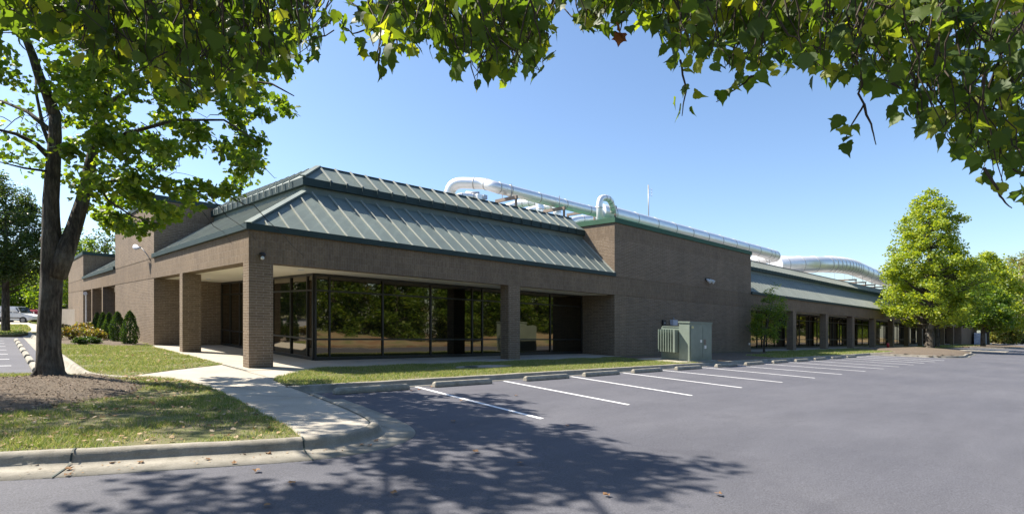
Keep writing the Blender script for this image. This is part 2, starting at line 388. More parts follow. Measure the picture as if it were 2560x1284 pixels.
# walk and porch floor
AEDGE = [G(300, 942), G(430, 925), G(555, 911)]
BEDGE = [G(752, 1094), G(726, 1071), G(645, 1028), G(554, 980), G(473, 953), G(380, 944), G(300, 942)]
CEDGE = [(1.9, -.72), G(794, 921), G(740, 932), G(693, 942), G(683, 950), G(709, 961)]
walk = AEDGE+[(-.3, 1.6), (-.3, -.75), (1.2, -.75)]+CEDGE+smooth_path(bulb)+BEDGE[1:-1]
struct(MB().prism(walk, -.4, .0).build('walkway', 'walk_concrete'))
struct(MB().box(-.26, 17.6, -.72, 2.0, -.4, .006).box(-.26, 2.8, 2.0, 12.8, -.4, .006).box(32.9, 116, -.72, 2.0, -.4, .006).build('porch_floor', 'walk_concrete'))
j = MB()
def joint(a, b, w_=.014):
    a = Vector((*a, 0)); b = Vector((*b, 0)); d = (b-a).normalized(); n = Vector((-d.y, d.x, 0))*w_/2
    j.quad(a-n+Vector((0, 0, .0095)), b-n+Vector((0, 0, .0095)), b+n+Vector((0, 0, .0095)), a+n+Vector((0, 0, .0095)))
joint(G(690, 948), G(555, 912)); joint((-.26, 1.5), (-.26, -.72)); joint(G(800, 995), G(560, 985)); joint(G(905, 1045), G(700, 1052)); joint(G(640, 975), G(480, 952))
for k in range(1, 6): joint((3*k, -.72), (3*k, 2.0))
for k in range(1, 5): joint((-.26, 2.5*k), (2.8, 2.5*k))
bp_ = smooth_path(bulb[:]); 
for a, b in zip(bp_[:-1], bp_[1:]): joint(a, b, .02)
struct(j.build('walk_joints', 'dark_green'))
simple('kerb_gap', (.03, .026, .02), .9)
# lawns
side_lawn = [(-3.62, 30), (-3.62, .4), (-3.5, -.7), (-3.2, -1.2)]+AEDGE[1:]+[(-.26, 1.6), (-.26, 12.8), (0, 12.8), (0, 30)]
front_lawn = BEDGE[::-1]+bpath[len(smooth_path(bulb[1:]))-3:]+[(-22, .4), (-4.8, .4), (-4.0, -.2), (-3.5, -1.1)]
front_lawn = [(-22, .4), (-4.8, .4), (-3.9, -.3), (-3.3, -1.25)]+BEDGE[::-1][1:]+smooth_path([BEDGE[0]]+front)[1:]
strip_lawn = CEDGE[::-1]+[(17.6, -.72), (17.6, 0), (32.7, 0), (32.7, -.72), (50.5, -.72), (50.5, -4.6), (-.3, -4.6)]
struct(MB().prism(side_lawn, -.4, .012).build('side_lawn', 'turf_soil'))
struct(MB().prism(front_lawn, -.4, .012).build('front_lawn', 'turf_soil'))
struct(MB().prism(strip_lawn, -.4, .012).build('strip_lawn', 'turf_soil'))
def mound(name, poly, h, mat, seedscale=3., zb=.014, grid=.16):
    P = np.array(poly); x0, y0 = P.min(0); x1, y1 = P.max(0)
    gx = np.arange(x0, x1+grid, grid); gy = np.arange(y0, y1+grid, grid)
    def inside(x, y): return inpoly(poly, x, y)
    V = []; idx = {}; F = []
    X, Y = np.meshgrid(gx, gy); I = inpoly(poly, X.ravel(), Y.ravel()).reshape(X.shape)
    D = edgedist(poly, X.ravel(), Y.ravel()).reshape(X.shape)
    for r_ in range(X.shape[0]):
        for c_ in range(X.shape[1]):
            if I[r_, c_] or D[r_, c_] < grid*.7:
                e = D[r_, c_] if I[r_, c_] else -D[r_, c_]
                z = zb-.05*(e < 0)+h*(1-math.exp(-max(e, 0)/.6))+random.uniform(-.012, .012)
                idx[(r_, c_)] = len(V); V.append((X[r_, c_], Y[r_, c_], z))
    for (r_, c_) in list(idx):
        q = [(r_, c_), (r_, c_+1), (r_+1, c_+1), (r_+1, c_)]
        if all(k in idx for k in q): F.append([idx[k] for k in q])
    o = npmesh(name, V, F, mat); o['kind'] = 'structure'
    for p in o.data.polygons: p.use_smooth = True
    return o
def inpoly(poly, x, y):
    c = np.zeros(len(x), bool); n = len(poly)
    for i in range(n):
        x1, y1 = poly[i][:2]; x2, y2 = poly[(i+1) % n][:2]
        if y1 == y2: continue
        cond = ((y1 > y) != (y2 > y)) & (x < (x2-x1)*(y-y1)/(y2-y1)+x1); c ^= cond
    return c
def edgedist(poly, x, y):
    d = np.full(len(x), 1e9); n = len(poly)
    for i in range(n):
        a = np.array(poly[i][:2]); b = np.array(poly[(i+1) % n][:2]); ab = b-a; L = (ab**2).sum()
        if L < 1e-9: continue
        t_ = np.clip(((x-a[0])*ab[0]+(y-a[1])*ab[1])/L, 0, 1)
        d = np.minimum(d, np.hypot(x-a[0]-t_*ab[0], y-a[1]-t_*ab[1]))
    return d
def blob(cx, cy, rx, ry, n=18, j_=.12, rot=0):
    out = []
    for k in range(n):
        a = 2*math.pi*k/n; s = 1+random.uniform(-j_, j_); x, y = rx*s*math.cos(a), ry*s*math.sin(a)
        out.append((cx+x*math.cos(rot)-y*math.sin(rot), cy+x*math.sin(rot)+y*math.cos(rot)))
    return out
TREE_MULCH = [G(300, 948), G(250, 935) , G(200, 938), G(0, 946), (-7.5, .2), (-7.8, -3.5), G(-60, 1040), G(0, 1042), G(110, 1025), G(230, 1003), G(330, 985), G(385, 965)]
mound('tree_mulch_bed', TREE_MULCH, .10, 'mulch')
SHRUB_MULCH = [(-3.3, 13.6), (-1.6, 12.6), (-.3, 12.1), (-.05, 12.2), (-.05, 29), (-3.4, 29)]
mound('shrub_mulch_bed', SHRUB_MULCH, .05, 'mulch', grid=.3)
WALL_MULCH = [(15.7, -.15), (16.4, -4.5), (26, -4.5), (26.5, -2.6), (31, -2.2), (32.6, -2.0), (32.6, -.1)]
mound('wall_mulch_bed', WALL_MULCH, .02, 'mulch', grid=.3)
# islands in the car park beyond
ISL1 = [(42.3, -4.5), (43.5, -5.6), (45.2, -8.4), (46.8, -9.2), (49.2, -9.3), (53, -8.8), (60, -8.4), (62.5, -7.6), (66.5, -5.2), (70, -3.7), (70, -.72), (50.5, -.72), (50.5, -4.6)]
struct(MB().prism(ISL1, -.4, .0).build('island_base', 'mulch')); mound('island_mulch', ISL1[1:], .18, 'mulch', grid=.4)
kp3 = smooth_path(ISL1[:10], 1)
ribbon(kp3, KP2, 'island_kerb', 'kerb_concrete', side=1)
lawn2 = [(50, -2.6), (75, -3.2), (112, -3.6), (112, -.72), (50, -.72)]
struct(MB().prism(lawn2, -.35, .02).build('far_strip_lawn', 'turf_soil'))
ISL2 = [(92, -4), (96, -7.2), (112, -8.6), (124, -7.4), (136, -4.4), (136, -1), (92, -1)]
struct(MB().prism(ISL2, -.35, .05).build('far_island', 'mulch')); ribbon(ISL2[:5], KP2, 'far_island_kerb', 'kerb_concrete', side=1)
struct(MB().box(74, 84, -9.5, -5.6, LOT, LOT+.05).build('far_pavement', 'walk_concrete'))
# left background lawns
LL1 = [G(-60, 836), G(40, 836), G(72, 832), G(78, 822), G(66, 812), G(-60, 812)]
struct(MB().prism(LL1, -.4, .0).build('far_left_lawn', 'turf_soil'))
LL2 = [G(60, 800.5), G(80, 807), G(120, 812), G(180, 812), G(180, 800.5)]
struct(MB().prism(LL2, -.4, .0).build('corner_lawn', 'turf_soil'))
LW = [G(-60, 811), G(66, 811), G(79, 822), G(73, 831), G(180, 831), G(180, 813), G(120, 813), G(80, 808), G(55, 801), G(-60, 802)]
struct(MB().prism(LW, -.4, -.02).build('far_sidewalk', 'walk_concrete'))
# parking lines and wheel stops
LSX = [(1040, 966, 1355, 1046), (1262, 952, 1572, 1011), (1425, 940, 1730, 988), (1565, 932, 1860, 969), (1670, 926, 1956, 955), (1770, 919, 2035, 944), (1850, 914, 2102, 935), (1910, 909, 2157, 927), (1960, 904, 2203, 921), (2010, 900, 2242, 916), (2050, 896, 2277, 911)]
for k, (a, b, c_, d_) in enumerate(LSX):
    xa, ya = G(a, b, LOT); xb, yb = G(c_, d_, LOT); p = Vector((xa, -5.07 if k else ya, 0)); q = Vector((xb, -9.62 if k > 2 else yb, 0)); n = Vector((.055, .003, 0))
    z = Vector((0, 0, LOT+.004)); struct(MB().quad(p-n+z, q-n+z, q+n+z, p+n+z).build('parking_line', 'line_paint'))
for k in range(3):
    x = 34.4+2.9*k; struct(MB().box(x-.05, x+.05, -9.5, -5.07, LOT-.05, LOT+.004).build('parking_line', 'line_paint'))
for k, y in enumerate((2.0, 4.65, 7.3, 9.9, 12.5, 15.1, 17.7, 20.3)):
    struct(MB().box(-10.5, -4.95, y-.05, y+.05, LOT-.05, LOT+.004).build('parking_line', 'line_paint'))
for k in range(10):     # the row opposite, seen in the glass
    x = -6+2.9*k; struct(MB().box(x-.05, x+.05, -26.3, -21.8, LOT-.05, LOT+.004).build('parking_line', 'line_paint'))
def stop_mesh(L, along_y=False):
    prof = [(-.085, 0), (-.085, .075), (-.045, .135), (.045, .135), (.085, .075), (.085, 0)]
    mb = MB(); n = len(prof)
    for s, sc_ in ((-L/2, .8), (-L/2+.05, 1), (L/2-.05, 1), (L/2, .8)):
        for (d, z) in prof: mb.v.append(((d, s, z*sc_) if along_y else (s, d, z*sc_)))
    for r_ in range(3):
        for i in range(n): i2 = (i+1) % n; mb.f.append((r_*n+i, (r_+1)*n+i, (r_+1)*n+i2, r_*n+i2)); mb.sm.append(False)
    mb.f.append(tuple(range(n))); mb.f.append(tuple(range(3*n, 4*n))[::-1]); mb.sm += [False]*2
    return mb
ORD = ['first', 'second', 'third', 'fourth', 'fifth', 'sixth', 'seventh', 'eighth', 'ninth', 'tenth', 'eleventh', 'twelfth', 'thirteenth']
ws0 = stop_mesh(1.85).build('wheel_stop', 'stop_concrete', bevel=.012)
SX = [.98, 3.58, 6.68, 9.35, 12.05, 14.9, 18.2, 21.0, 24.0, 26.9, 29.9, 32.9, 35.8]
for k, x in enumerate(SX):
    o = ws0 if k == 0 else ws0.copy()
    if k: C.objects.link(o)
    o.location = (x, -5.36+random.uniform(-.05, .05), LOT); o.rotation_euler.z = R(random.uniform(-1.0, 1.0)) if k > 2 else (R(-1.2) if k < 2 else 0)
    tag(o, 'concrete wheel stop lying half in tree shade, nearest the walkway' if k == 0 else 'concrete wheel stop along the long facade, %s in its row from the walkway' % ORD[k], 'wheel stop', 'wheel stops facing the long brick facade')
wl0 = stop_mesh(1.75, True).build('wheel_stop', 'stop_concrete', bevel=.012)
for k, y in enumerate((3.35, 6.0, 8.6, 11.2, 13.9, 16.5, 19.2)):
    o = wl0 if k == 0 else wl0.copy()
    if k: C.objects.link(o)
    o.location = (-4.5, y, LOT)
    tag(o, 'concrete wheel stop in the side car park, %s behind the forked tree' % ORD[k], 'wheel stop', 'wheel stops in the side car park')

# ================================================================ BUILDING
B = thing('office_building', (0, 0, 0), 'long low brown brick office building with green standing seam metal mansard roof', 'building')
XB0, XB1, XE0, XE1 = 17.3, 32.9, 115.5, 131.5
YB0, YB1, YC0, YC1 = 12.8, 23.75, 39.9, 52.0
# brick piers
def pier(x0, x1, y0, y1, z1=3.05, nm='pier'): return MB().box(x0, x1, y0, y1, -.2, z1).build(nm, 'brick', B)
pier(0, .68, 0, .5); pier(10.1, 10.75, 0, .5)
for k in range(10): x = 40.5+7.5*k; pier(x, x+.65, 0, .5)
pier(0, .65, 7.6, 8.05)
for y in (28.9, 34.3): pier(0, .62, y, y+.45)
# fascia beams (soldier courses) and the flush beam bands of the blocks
def beam(x0, x1, y0, y1, z0=3.05, z1=3.97): return MB().box(x0, x1, y0, y1, z0, z1).build('fascia_beam', 'soldier_brick', B)
beam(0, XB0, 0, .5); beam(0, .5, .5, YB0); beam(XB1, XE0, 0, .5); beam(0, .5, YB1, YC0)
def block(x0, x1, y0, y1, ztop=6.66, cop='coping_metal'):
    # three stacked bands with narrow recessed joints between them
    z = [(-.3, 3.03, 'brick', 0), (3.03, 3.06, 'side_brick', .02), (3.06, 3.95, 'soldier_brick', 0), (3.95, 3.98, 'side_brick', .02), (3.98, ztop-.82, 'brick', 0), (ztop-.82, ztop, 'soldier_brick', 0)]
    for a, b_, mt, i in z: MB().box(x0+i, x1-i, y0+i, y1-i, a, b_).build('brick_wall' if i == 0 else 'wall_joint', mt, B)
    MB().box(x0-.06, x1+.06, y0-.06, y1+.06, ztop, ztop+.24).build('coping', cop, B)
block(XB0, XB1, 0, 12.0); block(0, 12.0, YB0, YB1, 6.6, 'gutter_metal'); block(0, 10, YC0, YC1, 5.95, 'gutter_metal'); block(XE0, XE1, 0, 12)
# recessed walls beneath the porches and behind the right hand wing
MB().box(.5, 2.9, YB0-.02, YB0+.3, -.1, 3.06).build('brick_wall', 'brick', B)
MB().box(0.02, 2.9, YB1-.3, YB1+.02, -.1, 3.06).build('brick_wall', 'brick', B)
MB().box(2.9, 3.2, YB1, YC0, -.2, 3.6).build('brick_wall', 'brick', B)
# soffits
MB().box(.45, XB0, .45, 2.15, 3.04, 3.12).box(.45, 2.95, 2.15, YB0, 3.04, 3.12).build('soffit', 'soffit', B)
MB().box(XB1, XE0, .45, 2.6, 3.04, 3.12).build('soffit', 'soffit', B)
MB().box(.45, 3.0, YB1, YC0, 3.04, 3.12).build('soffit', 'soffit', B)
for x, y in ((2.0, 1.2), (6.2, 1.2), (8.4, 1.2), (13.2, 1.2), (1.6, 5.5), (1.6, 10.3)):
    MB().tube([(x, y, 3.025), (x, y, 3.05)], .1, 16).build('recessed_light', 'pale_box', B)
# inner mass so that no light leaks through
MB().box(3.4, XB0, 3.0, 30, -.1, 6.2).box(XB0, XB1, 12, 30, -.1, 6.2).box(XB1, XE0, 3.4, 34, -.1, 6.2).box(3.4, 24, 30, 50, -.1, 6.2).build('flat_roof', 'flat_roofing', B)

# metal roofs. c = horizontal inset of the cap lip from the eave line
def roof_section(axis, a0, a1, c0, c1, hip=False, step=.62):
    """axis 'x': eave runs along x at y=0. axis 'y': eave runs along y at x=0"""
    def P(u, off, z): return Vector((u, off, z)) if axis == 'x' else Vector((off, u, z))
    def cc(u): return c0+(c1-c0)*(u-a0)/(a1-a0)
    sgn = 1 if axis == 'x' else -1
    ZE, ZT, ZL0, ZL1, ZR = 4.10, 5.94, 6.18, 6.45, 7.18
    def U(off): return off if hip else a0      # start of a strip at a given inset
    s0 = c0+.14; s1 = c1+.14; r0 = c0+1.0; r1 = c1+.95
    def q(mb, a, b_, c_, d_):
        if sgn > 0: mb.quad(a, b_, c_, d_)
        else: mb.quad(d_, c_, b_, a)
    lo = MB(); up = MB(); NS = 30
    def strips(mb, o0, z0, o1, z1):    # ruled surface between two inset lines, cut into narrow panels
        def pt(f, k):                  # at parameter f along the run; the hip end starts on the diagonal
            k0, k1 = f; off = k0+(k1-k0)*k
            return off, (U(k0)+(a1-U(k0))*k)
        for k in range(NS):
            (oa, ua), (ob, ub) = pt(o0, k/NS), pt(o0, (k+1)/NS); (oc, uc), (od, ud) = pt(o1, (k+1)/NS), pt(o1, k/NS)
            q(mb, P(ua, oa, z0), P(ub, ob, z0), P(uc, oc, z1), P(ud, od, z1))
    strips(lo, (-.06, -.06), ZE, (s0, s1), ZT); strips(lo, (s0, s1), ZT, (s0, s1), ZL0+.02)
    strips(up, (c0, c1), ZL1, (r0, r1), ZR)
    q(up, P(U(r0), r0, ZR), P(a1, r1, ZR), P(a1, r1+.5, ZR-.3), P(U(r0+.5), r0+.5, ZR-.3))
    lip = MB(); q(lip, P(U(c0), c0, ZL0), P(a1, c1, ZL0), P(a1, c1, ZL1), P(U(c0), c0, ZL1))
    q(lip, P(U(s0+.01), s0+.01, ZL0), P(a1, s1+.01, ZL0), P(a1, c1, ZL0), P(U(c0), c0, ZL0))
    # standing seams
    s, e, fs = lo.nextmat(), up.nextmat(), lip.nextmat(); n = int((a1-a0)/step)
    for k in range(1, n+1):
        u = a0+step*k-.1
        if u > a1-.05: continue
        S = cc(u)+.14; cu = cc(u); ru = cu+1.0-.05*(u-a0)/(a1-a0)
        tmax = min(1, (u-.25)/S) if hip else 1
        if tmax > .05:
            a = P(u, -.05, ZE+.02); b_ = P(u, -.05+(S+.05)*tmax, ZE+(ZT-ZE)*tmax+.02); s.bar(a, b_, .034, .05)
        if (not hip) or u > c0+.35:
            tm = min(1, (u-c0-.15)/1.0) if hip else 1
            e.bar(P(u, cu-.015, ZL1+.01), P(u, cu+(ru-cu)*tm, ZL1+(ZR-ZL1)*tm+.015), .05, .05)
            fs.bar(P(u, cu-.012, ZL0+.01), P(u, cu-.012, ZL1+.012), .035, .03)
    lo.build('mansard_slope', ('roof_metal', 'seam_metal'), B); up.build('cap_slope', ('roof_metal', 'seam_metal'), B)
    lip.build('cap_fascia', ('gutter_metal', 'seam_metal' if axis == 'y' else 'gutter_metal'), B)
    # ridge trim and gutter
    MB().bar(P(U(r0), r0, ZR+.01), P(a1, r1, ZR+.01), .10, .05).build('ridge_trim', 'gutter_metal', B)
    g = MB()
    if axis == 'x': g.box(a0-(.1 if hip else 0), a1, -.1, .02, 3.96, 4.14)
    else: g.box(-.1, .02, a0+(.02 if hip else 0), a1, 3.96, 4.14)
    g.build('gutter', 'gutter_metal', B)
roof_section('x', 0, XB0, 2.66, 1.9, hip=True)
roof_section('y', 0, YB0, 2.66, 2.35, hip=True, step=.62)
roof_section('x', XB1, XE0, 2.25, 2.25)
roof_section('y', YB1, YC0, 2.35, 2.35)
h = MB(); h.bar((-.04, -.04, 4.14), (2.76, 2.76, 5.98), .22, .05); h.build('hip_flashing', 'roof_metal', B)
h = MB(); h.bar((2.66, 2.66, 6.49), (3.66, 3.66, 7.22), .2, .05); h.build('hip_flashing', 'roof_metal', B)
h = MB(); h.bar((17.27, -.02, 4.15), (17.27, 2.04, 5.98), .1, .06); h.build('wall_flashing', 'seam_metal', B)

# storefronts
def storefront(axis, plane, us, skip=(), zt=3.03, tr=(.74, 2.45), nm='storefront', out=-1):
    sf = MB(); W = .06; d0, d1 = (plane-.05, plane+.07)
    def bx(u0, u1, z0, z1, e=0):
        if axis == 'x': sf.box(u0, u1, d0+e, d1, z0, z1)
        else: sf.box(d0+e, d1, u0, u1, z0, z1)
    for u in us: bx(u-W/2, u+W/2, .0, zt)
    for a, b_ in zip(us[:-1], us[1:]):
        for z0, z1 in ((.0, .12), (tr[0]-.03, tr[0]+.03), (tr[1]-.03, tr[1]+.03), (zt-.08, zt)): bx(a+W/2, b_-W/2, z0, z1, .004)
    f = sf.build(nm, 'dark_frame', B)
    for a, b_ in zip(us[:-1], us[1:]):
        p = MB(); e = random.uniform(-.004, .004)
        z0, z1 = .1, zt-.06
        if axis == 'x': p.quad((a, plane+e, z0), (b_, plane-e, z0), (b_, plane-e, z1), (a, plane+e, z1))
        else: p.quad((plane-e, b_, z0), (plane+e, a, z0), (plane+e, a, z1), (plane-e, b_, z1))
        o = p.build('window_pane', 'tinted_glass', f)
    return f
storefront('x', 2.1, [2.87, 3.38, 5.5, 7.7, 9.87, 10.44, 12.67, 14.84, 17.25])
storefront('y', 2.83, [2.16, 2.62, 4.12, 6.0, 8.2, 10.0, 11.4, 12.75])
us = [XB1+.1]
while us[-1] < XE0-2.2:
    us.append(us[-1]+random.choice((.9, 1.6, 2.1, 2.4)))
us.append(XE0-.05)
storefront('x', 2.1, us)

# ================================================================ ROOF DUCTS
def arc_path(pts, r, n=6):
    out = [Vector(pts[0])]
    for a, b_, c_ in zip(pts[:-2], pts[1:-1], pts[2:]):
        a, b_, c_ = Vector(a), Vector(b_), Vector(c_); u = (a-b_).normalized(); v = (c_-b_).normalized()
        L = min(r, (a-b_).length*.48, (c_-b_).length*.48); p, q = b_+u*L, b_+v*L
        for k in range(n+1): s = k/n; out.append(p*(1-s)**2+b_*2*s*(1-s)+q*s*s)
    out.append(Vector(pts[-1])); return out
def duct(pts, rad, label, nm='exhaust_duct', bend=1.1, ring=1.6, rings=True, n=24):
    path = arc_path(pts, bend); o = thing(nm, tuple(path[0]), label, 'duct', None)
    MB().tube(path, rad, n, smooth=True).build('jacket', 'duct_metal', o)
    L = 0; nxt = ring*.5
    for a, c_ in zip(path[:-1], path[1:]):
        d = (c_-a).length; dr = (c_-a).normalized() if d > 0 else None
        st = ring if d > ring*.6 else ring*.35
        while nxt < L+d:
            p = a+dr*(nxt-L); MB().tube([p-dr*.034, p-dr*.03, p+dr*.03, p+dr*.034], [rad, rad*1.04, rad*1.04, rad], n, cap=False).build('clamp_band', 'band_metal', o); nxt += st
        L += d; nxt = max(nxt, L)
    return o
yd = 5.0
rA = .30
def D5(px, py, y=yd): return ATY(px, py, y)
p1 = D5(1235, 467); p2 = D5(1455, 522)
dA = (p1-CAM).dot(FW)
duct([AT(1122, 560, dA+1.2), AT(1124, 456, dA+1.0), AT(1212, 459, dA+.6), p1, p2, D5(1560, 546)], rA, 'long silver insulated duct arching up from behind the near roof ridge', bend=.75, ring=2.2)
duct([D5(1500, 528), D5(1560, 543), D5(1908, 631), D5(1945, 641), D5(1945, 641)+Vector((.9, 3, -.1)), D5(1945, 641)+Vector((.9, 6, -2))], .50, 'straight silver duct running behind the green coping of the tall brick block', bend=1.0, ring=2.4)
e0 = D5(2188, 692); 
duct([AT(1938, 662, 60), AT(2112, 660, 66.), e0, D5(2260, 712), D5(2420, 752)], .93, 'thickest silver duct curving low behind the far roof', bend=4.5, ring=2.6)
duct([AT(1225, 535, 37), AT(1300, 508, 37), AT(1350, 503, 36), AT(1352, 560, 36)], .27, 'small silver pipe crossing under the long duct', 'exhaust_pipe', bend=.5)
duct([AT(1290, 540, 39), AT(1345, 520, 39), AT(1392, 514, 38), AT(1396, 570, 38)], .28, 'silver pipe bending beneath the second support frame', 'exhaust_pipe', bend=.5)
duct([AT(1395, 566, 39), AT(1440, 550, 40), AT(1500, 545, 41), AT(1530, 546, 42)], .30, 'low silver pipe between the frames and the riser elbow', 'exhaust_pipe', bend=.5)
duct([AT(1130, 520, 26), AT(1142, 489, 26), AT(1192, 492, 26.4), AT(1205, 510, 26.6)], .15, 'short silver pipe under the duct arch', 'exhaust_pipe', bend=.3)
dR = 31.0
duct([AT(1499, 580, dR), AT(1499, 493, dR), AT(1526, 496, dR+.6), AT(1534, 530, dR+1.2)], .175, 'upright silver riser with elbow above the green coping', 'exhaust_riser', bend=.42, ring=.9)
# damper box under the arch
t_ = thing('damper_unit', tuple(AT(1195, 505, 26.4)), 'silver damper box hanging under the duct arch', 'damper')
c0 = AT(1196, 500, 26.4); MB().box(c0.x-.22, c0.x+.22, c0.y-.22, c0.y+.22, c0.z-.15, c0.z+.25).build('box', 'duct_metal', t_, bevel=.02)
c1 = AT(1180, 484, 26.4); MB().tube([c1+Vector((-.2, .2, 0)), c1+Vector((.25, -.25, 0))], .1, 12).build('actuator', 'band_metal', t_)
c1 = AT(1210, 494, 26.4); MB().box(c1.x-.1, c1.x+.12, c1.y-.12, c1.y+.1, c1.z-.08, c1.z+.12).build('switch_box', 'pale_box', t_, bevel=.01)
# support frames
def frame(near, length, h, hang, label, mid=False):
    o = thing('duct_support', (near.x, near.y, near.z-h), label, 'support frame', 'brown steel frames carrying the roof ducts')
    far = near+Vector((0, length, 0))
    MB().bar(near+Vector((0, -.08, 0)), far+Vector((0, .08, 0)), .12, .17).build('crossbeam', 'brown_steel', o)
    for p in [near, far]+([near+(far-near)*.42] if mid else []): MB().bar(p-Vector((0, 0, h)), p-Vector((0, 0, .09)), .10, .10).build('post', 'brown_steel', o)
    if hang:
        rd, dz = hang
        for yy in (near.y+.35, near.y+.35+2*rd+.12): MB().bar((near.x, yy, near.z), (near.x, yy, near.z+dz), .03).build('hanger_rod', 'grey_steel', o)
    return o
frame(ATY(1290, 493, 4.2), 1.5, 1.7, (.3, .75), 'brown steel duct frame nearest the duct arch')
frame(ATY(1410, 520, 4.2), 1.5, 1.5, (.3, .75), 'brown steel duct frame, second from the duct arch')
frame(ATY(1538, 518, 4.2), 3.9, 1.6, None, 'longest brown steel frame beside the riser, above the brick block corner', True)
for k, (px, py) in enumerate(((1889, 664), (1933, 672))):
    frame(ATY(px, py+5, 4.2), 2.4, 1.3, (.5, 1.1), ['brown steel frame at the end of the straight duct', 'brown steel frame under the last bend of the straight duct'][k])
for k, px in enumerate((2140, 2164, 2187, 2208, 2228)):
    py = 690+(px-2130)*.27; frame(ATY(px, py+6, 3.8), 3.4, 1.6, (.93, 2.0), 'brown steel frame under the thickest duct, %s from its bend' % ORD[k])
# antenna mast
am = thing('antenna_mast', tuple(AT(1622, 600, 48)), 'thin antenna mast with small dipole arrays on the block roof', 'antenna')
a0_, a1_ = AT(1622, 600, 48), AT(1621, 462, 48)
MB().tube([a0_, a1_], .045, 8).build('mast', 'grey_steel', am)
for zz in (.35, 3.0):
    q = MB(); c_ = a1_-Vector((0, 0, .3+zz))
    for s in (-.25, 0, .25): q.bar(c_+Vector((0, 0, s)), c_+RT*.32+Vector((0, 0, s)), .025)
    q.bar(c_+RT*.3+Vector((0, 0, -.35)), c_+RT*.3+Vector((0, 0, .35)), .025); q.build('dipole_array', 'pale_box', am)

# ================================================================ WALL FITTINGS
fl = thing('wall_floodlight', (-.05, 13.6, 4.0), 'grey bell shaped floodlight on a curved arm on the left brick block', 'floodlight')
p_ = ATX(376, 638, 0); q_ = ATX(374, 618, 0)
ax = Vector((-.06, p_.y, p_.z))
MB().tube([ax+Vector((.06, 0, -.25)), ax+Vector((0, 0, -.1)), ax+Vector((-.1, .1, .1)), ax+Vector((-.22, .3, .32)), ax+Vector((-.3, .55, .36))], .02, 6).build('arm', 'grey_steel', fl)
hd = ax+Vector((-.32, .62, .34))
MB().tube([hd+Vector((.04, -.25, .02)), hd, hd+Vector((-.06, .26, .06))], [.04, .06, .13], 14).build('lamp_head', 'pale_box', fl)
sc_ = thing('security_camera', (.42, -.02, 3.2), 'small domed security camera high on the corner pier', 'security camera')
c_ = ATY(655, 636, 0); MB().sphere((c_.x, -.05, c_.z), .10, (1, .7, .6)).build('hood', 'black_plastic', sc_)
c_ = ATY(653, 645, 0); MB().sphere((c_.x, -.10, c_.z), .055).build('lens_dome', 'lamp_lens', sc_)
tf = thing('twin_spotlight', (27.5, -.02, 4.2), 'black twin headed spotlight high on the plain brick block', 'spotlight')
c_ = ATY(1768, 700, 0); MB().box(c_.x-.28, c_.x+.28, -.08, 0, c_.z-.02, c_.z+.12).build('mount', 'black_plastic', tf, bevel=.01)
for s in (-.2, .22): MB().tube([(c_.x+s, -.06, c_.z+.04), (c_.x+s+.03, -.32, c_.z-.12)], [.06, .12], 12).build('lamp', 'lamp_lens', tf)
mb_ = thing('meter_box', tuple(ATY(1658, 808, -.02)), 'small black box on the brick wall left of the green cabinet', 'electrical box')
c_ = ATY(1658, 808, 0); MB().box(c_.x-.16, c_.x+.16, -.1, 0, c_.z-.2, c_.z+.2).build('box', 'black_plastic', mb_, bevel=.01); MB().box(c_.x-.03, c_.x+.03, -.11, -.1, c_.z-.0, c_.z+.06).build('dial', 'pale_box', mb_)
mb_ = thing('junction_box', tuple(ATY(1681, 806, -.02)), 'pale blue junction box on the wall above the finned transformer', 'electrical box')
c_ = ATY(1681, 806, 0); MB().box(c_.x-.26, c_.x+.26, -.2, 0, c_.z-.15, c_.z+.16).build('box', 'pale_box', mb_, bevel=.02); MB().tube([(c_.x, -.08, c_.z+.16), (c_.x, -.08, c_.z+.3)], .03, 8).build('conduit', 'grey_steel', mb_)
ol = thing('outdoor_socket', tuple(ATY(1872, 859, -.02)), 'tiny white outdoor socket low on the brick wall by the small tree', 'socket')
c_ = ATY(1872, 859, 0); MB().box(c_.x-.09, c_.x+.09, -.07, 0, c_.z-.07, c_.z+.07).build('cover', 'white_paint', ol, bevel=.01)
# transformer on its pad
tr = thing('transformer_cabinet', (17.9, -3.6, 0), 'grey green pad mounted transformer cabinet with two doors beside the brick wall', 'transformer')
MB().box(15.9, 19.3, -4.42, -2.1, -.2, .05).build('pad', 'walk_concrete', tr, bevel=.02)
X0, X1, Y0, Y1 = 17.0, 19.0, -4.25, -3.72
MB().box(X0, X1, Y0, Y1, .05, 1.72).build('body', 'cabinet_green', tr, bevel=.012)
MB().box(X0-.03, X1+.03, Y0-.03, Y1+.03, 1.72, 1.80).build('lid', 'cabinet_green', tr, bevel=.015)
for a, b_ in ((X0+.06, 18.1), (18.12, X1-.06)):
    d_ = MB().box(a, b_, Y0-.022, Y0-.002, .2, 1.62).build('door', 'cabinet_green', tr, bevel=.006)
    if a > 18:
        MB().box(18.2, 18.38, Y0-.035, Y0-.024, .78, 1.02).build('handle_plate', 'brown_steel', d_); MB().box(18.26, 18.44, Y0-.03, Y0-.024, .6, .74).build('sticker', 'white_paint', d_)
    else:
        MB().box(17.88, 18.04, Y0-.03, Y0-.024, .88, 1.0).build('sticker', 'white_paint', d_); MB().box(17.1, 17.3, Y0-.03, Y0-.024, 1.5, 1.6).build('sticker', 'yellow_label', d_)
MB().box(X0+.12, X1-.1, Y1, -2.75, .05, 1.52).build('tank', 'cabinet_green', tr, bevel=.015)
fin = MB()
for k in range(7): y = -3.62+k*.125; fin.box(16.72, X0+.14, y, y+.035, .42, 1.42)
fin.box(16.72, X0+.1, -3.68, -3.62, .42, 1.42)
fin.build('radiator_fins', 'cabinet_green', tr)
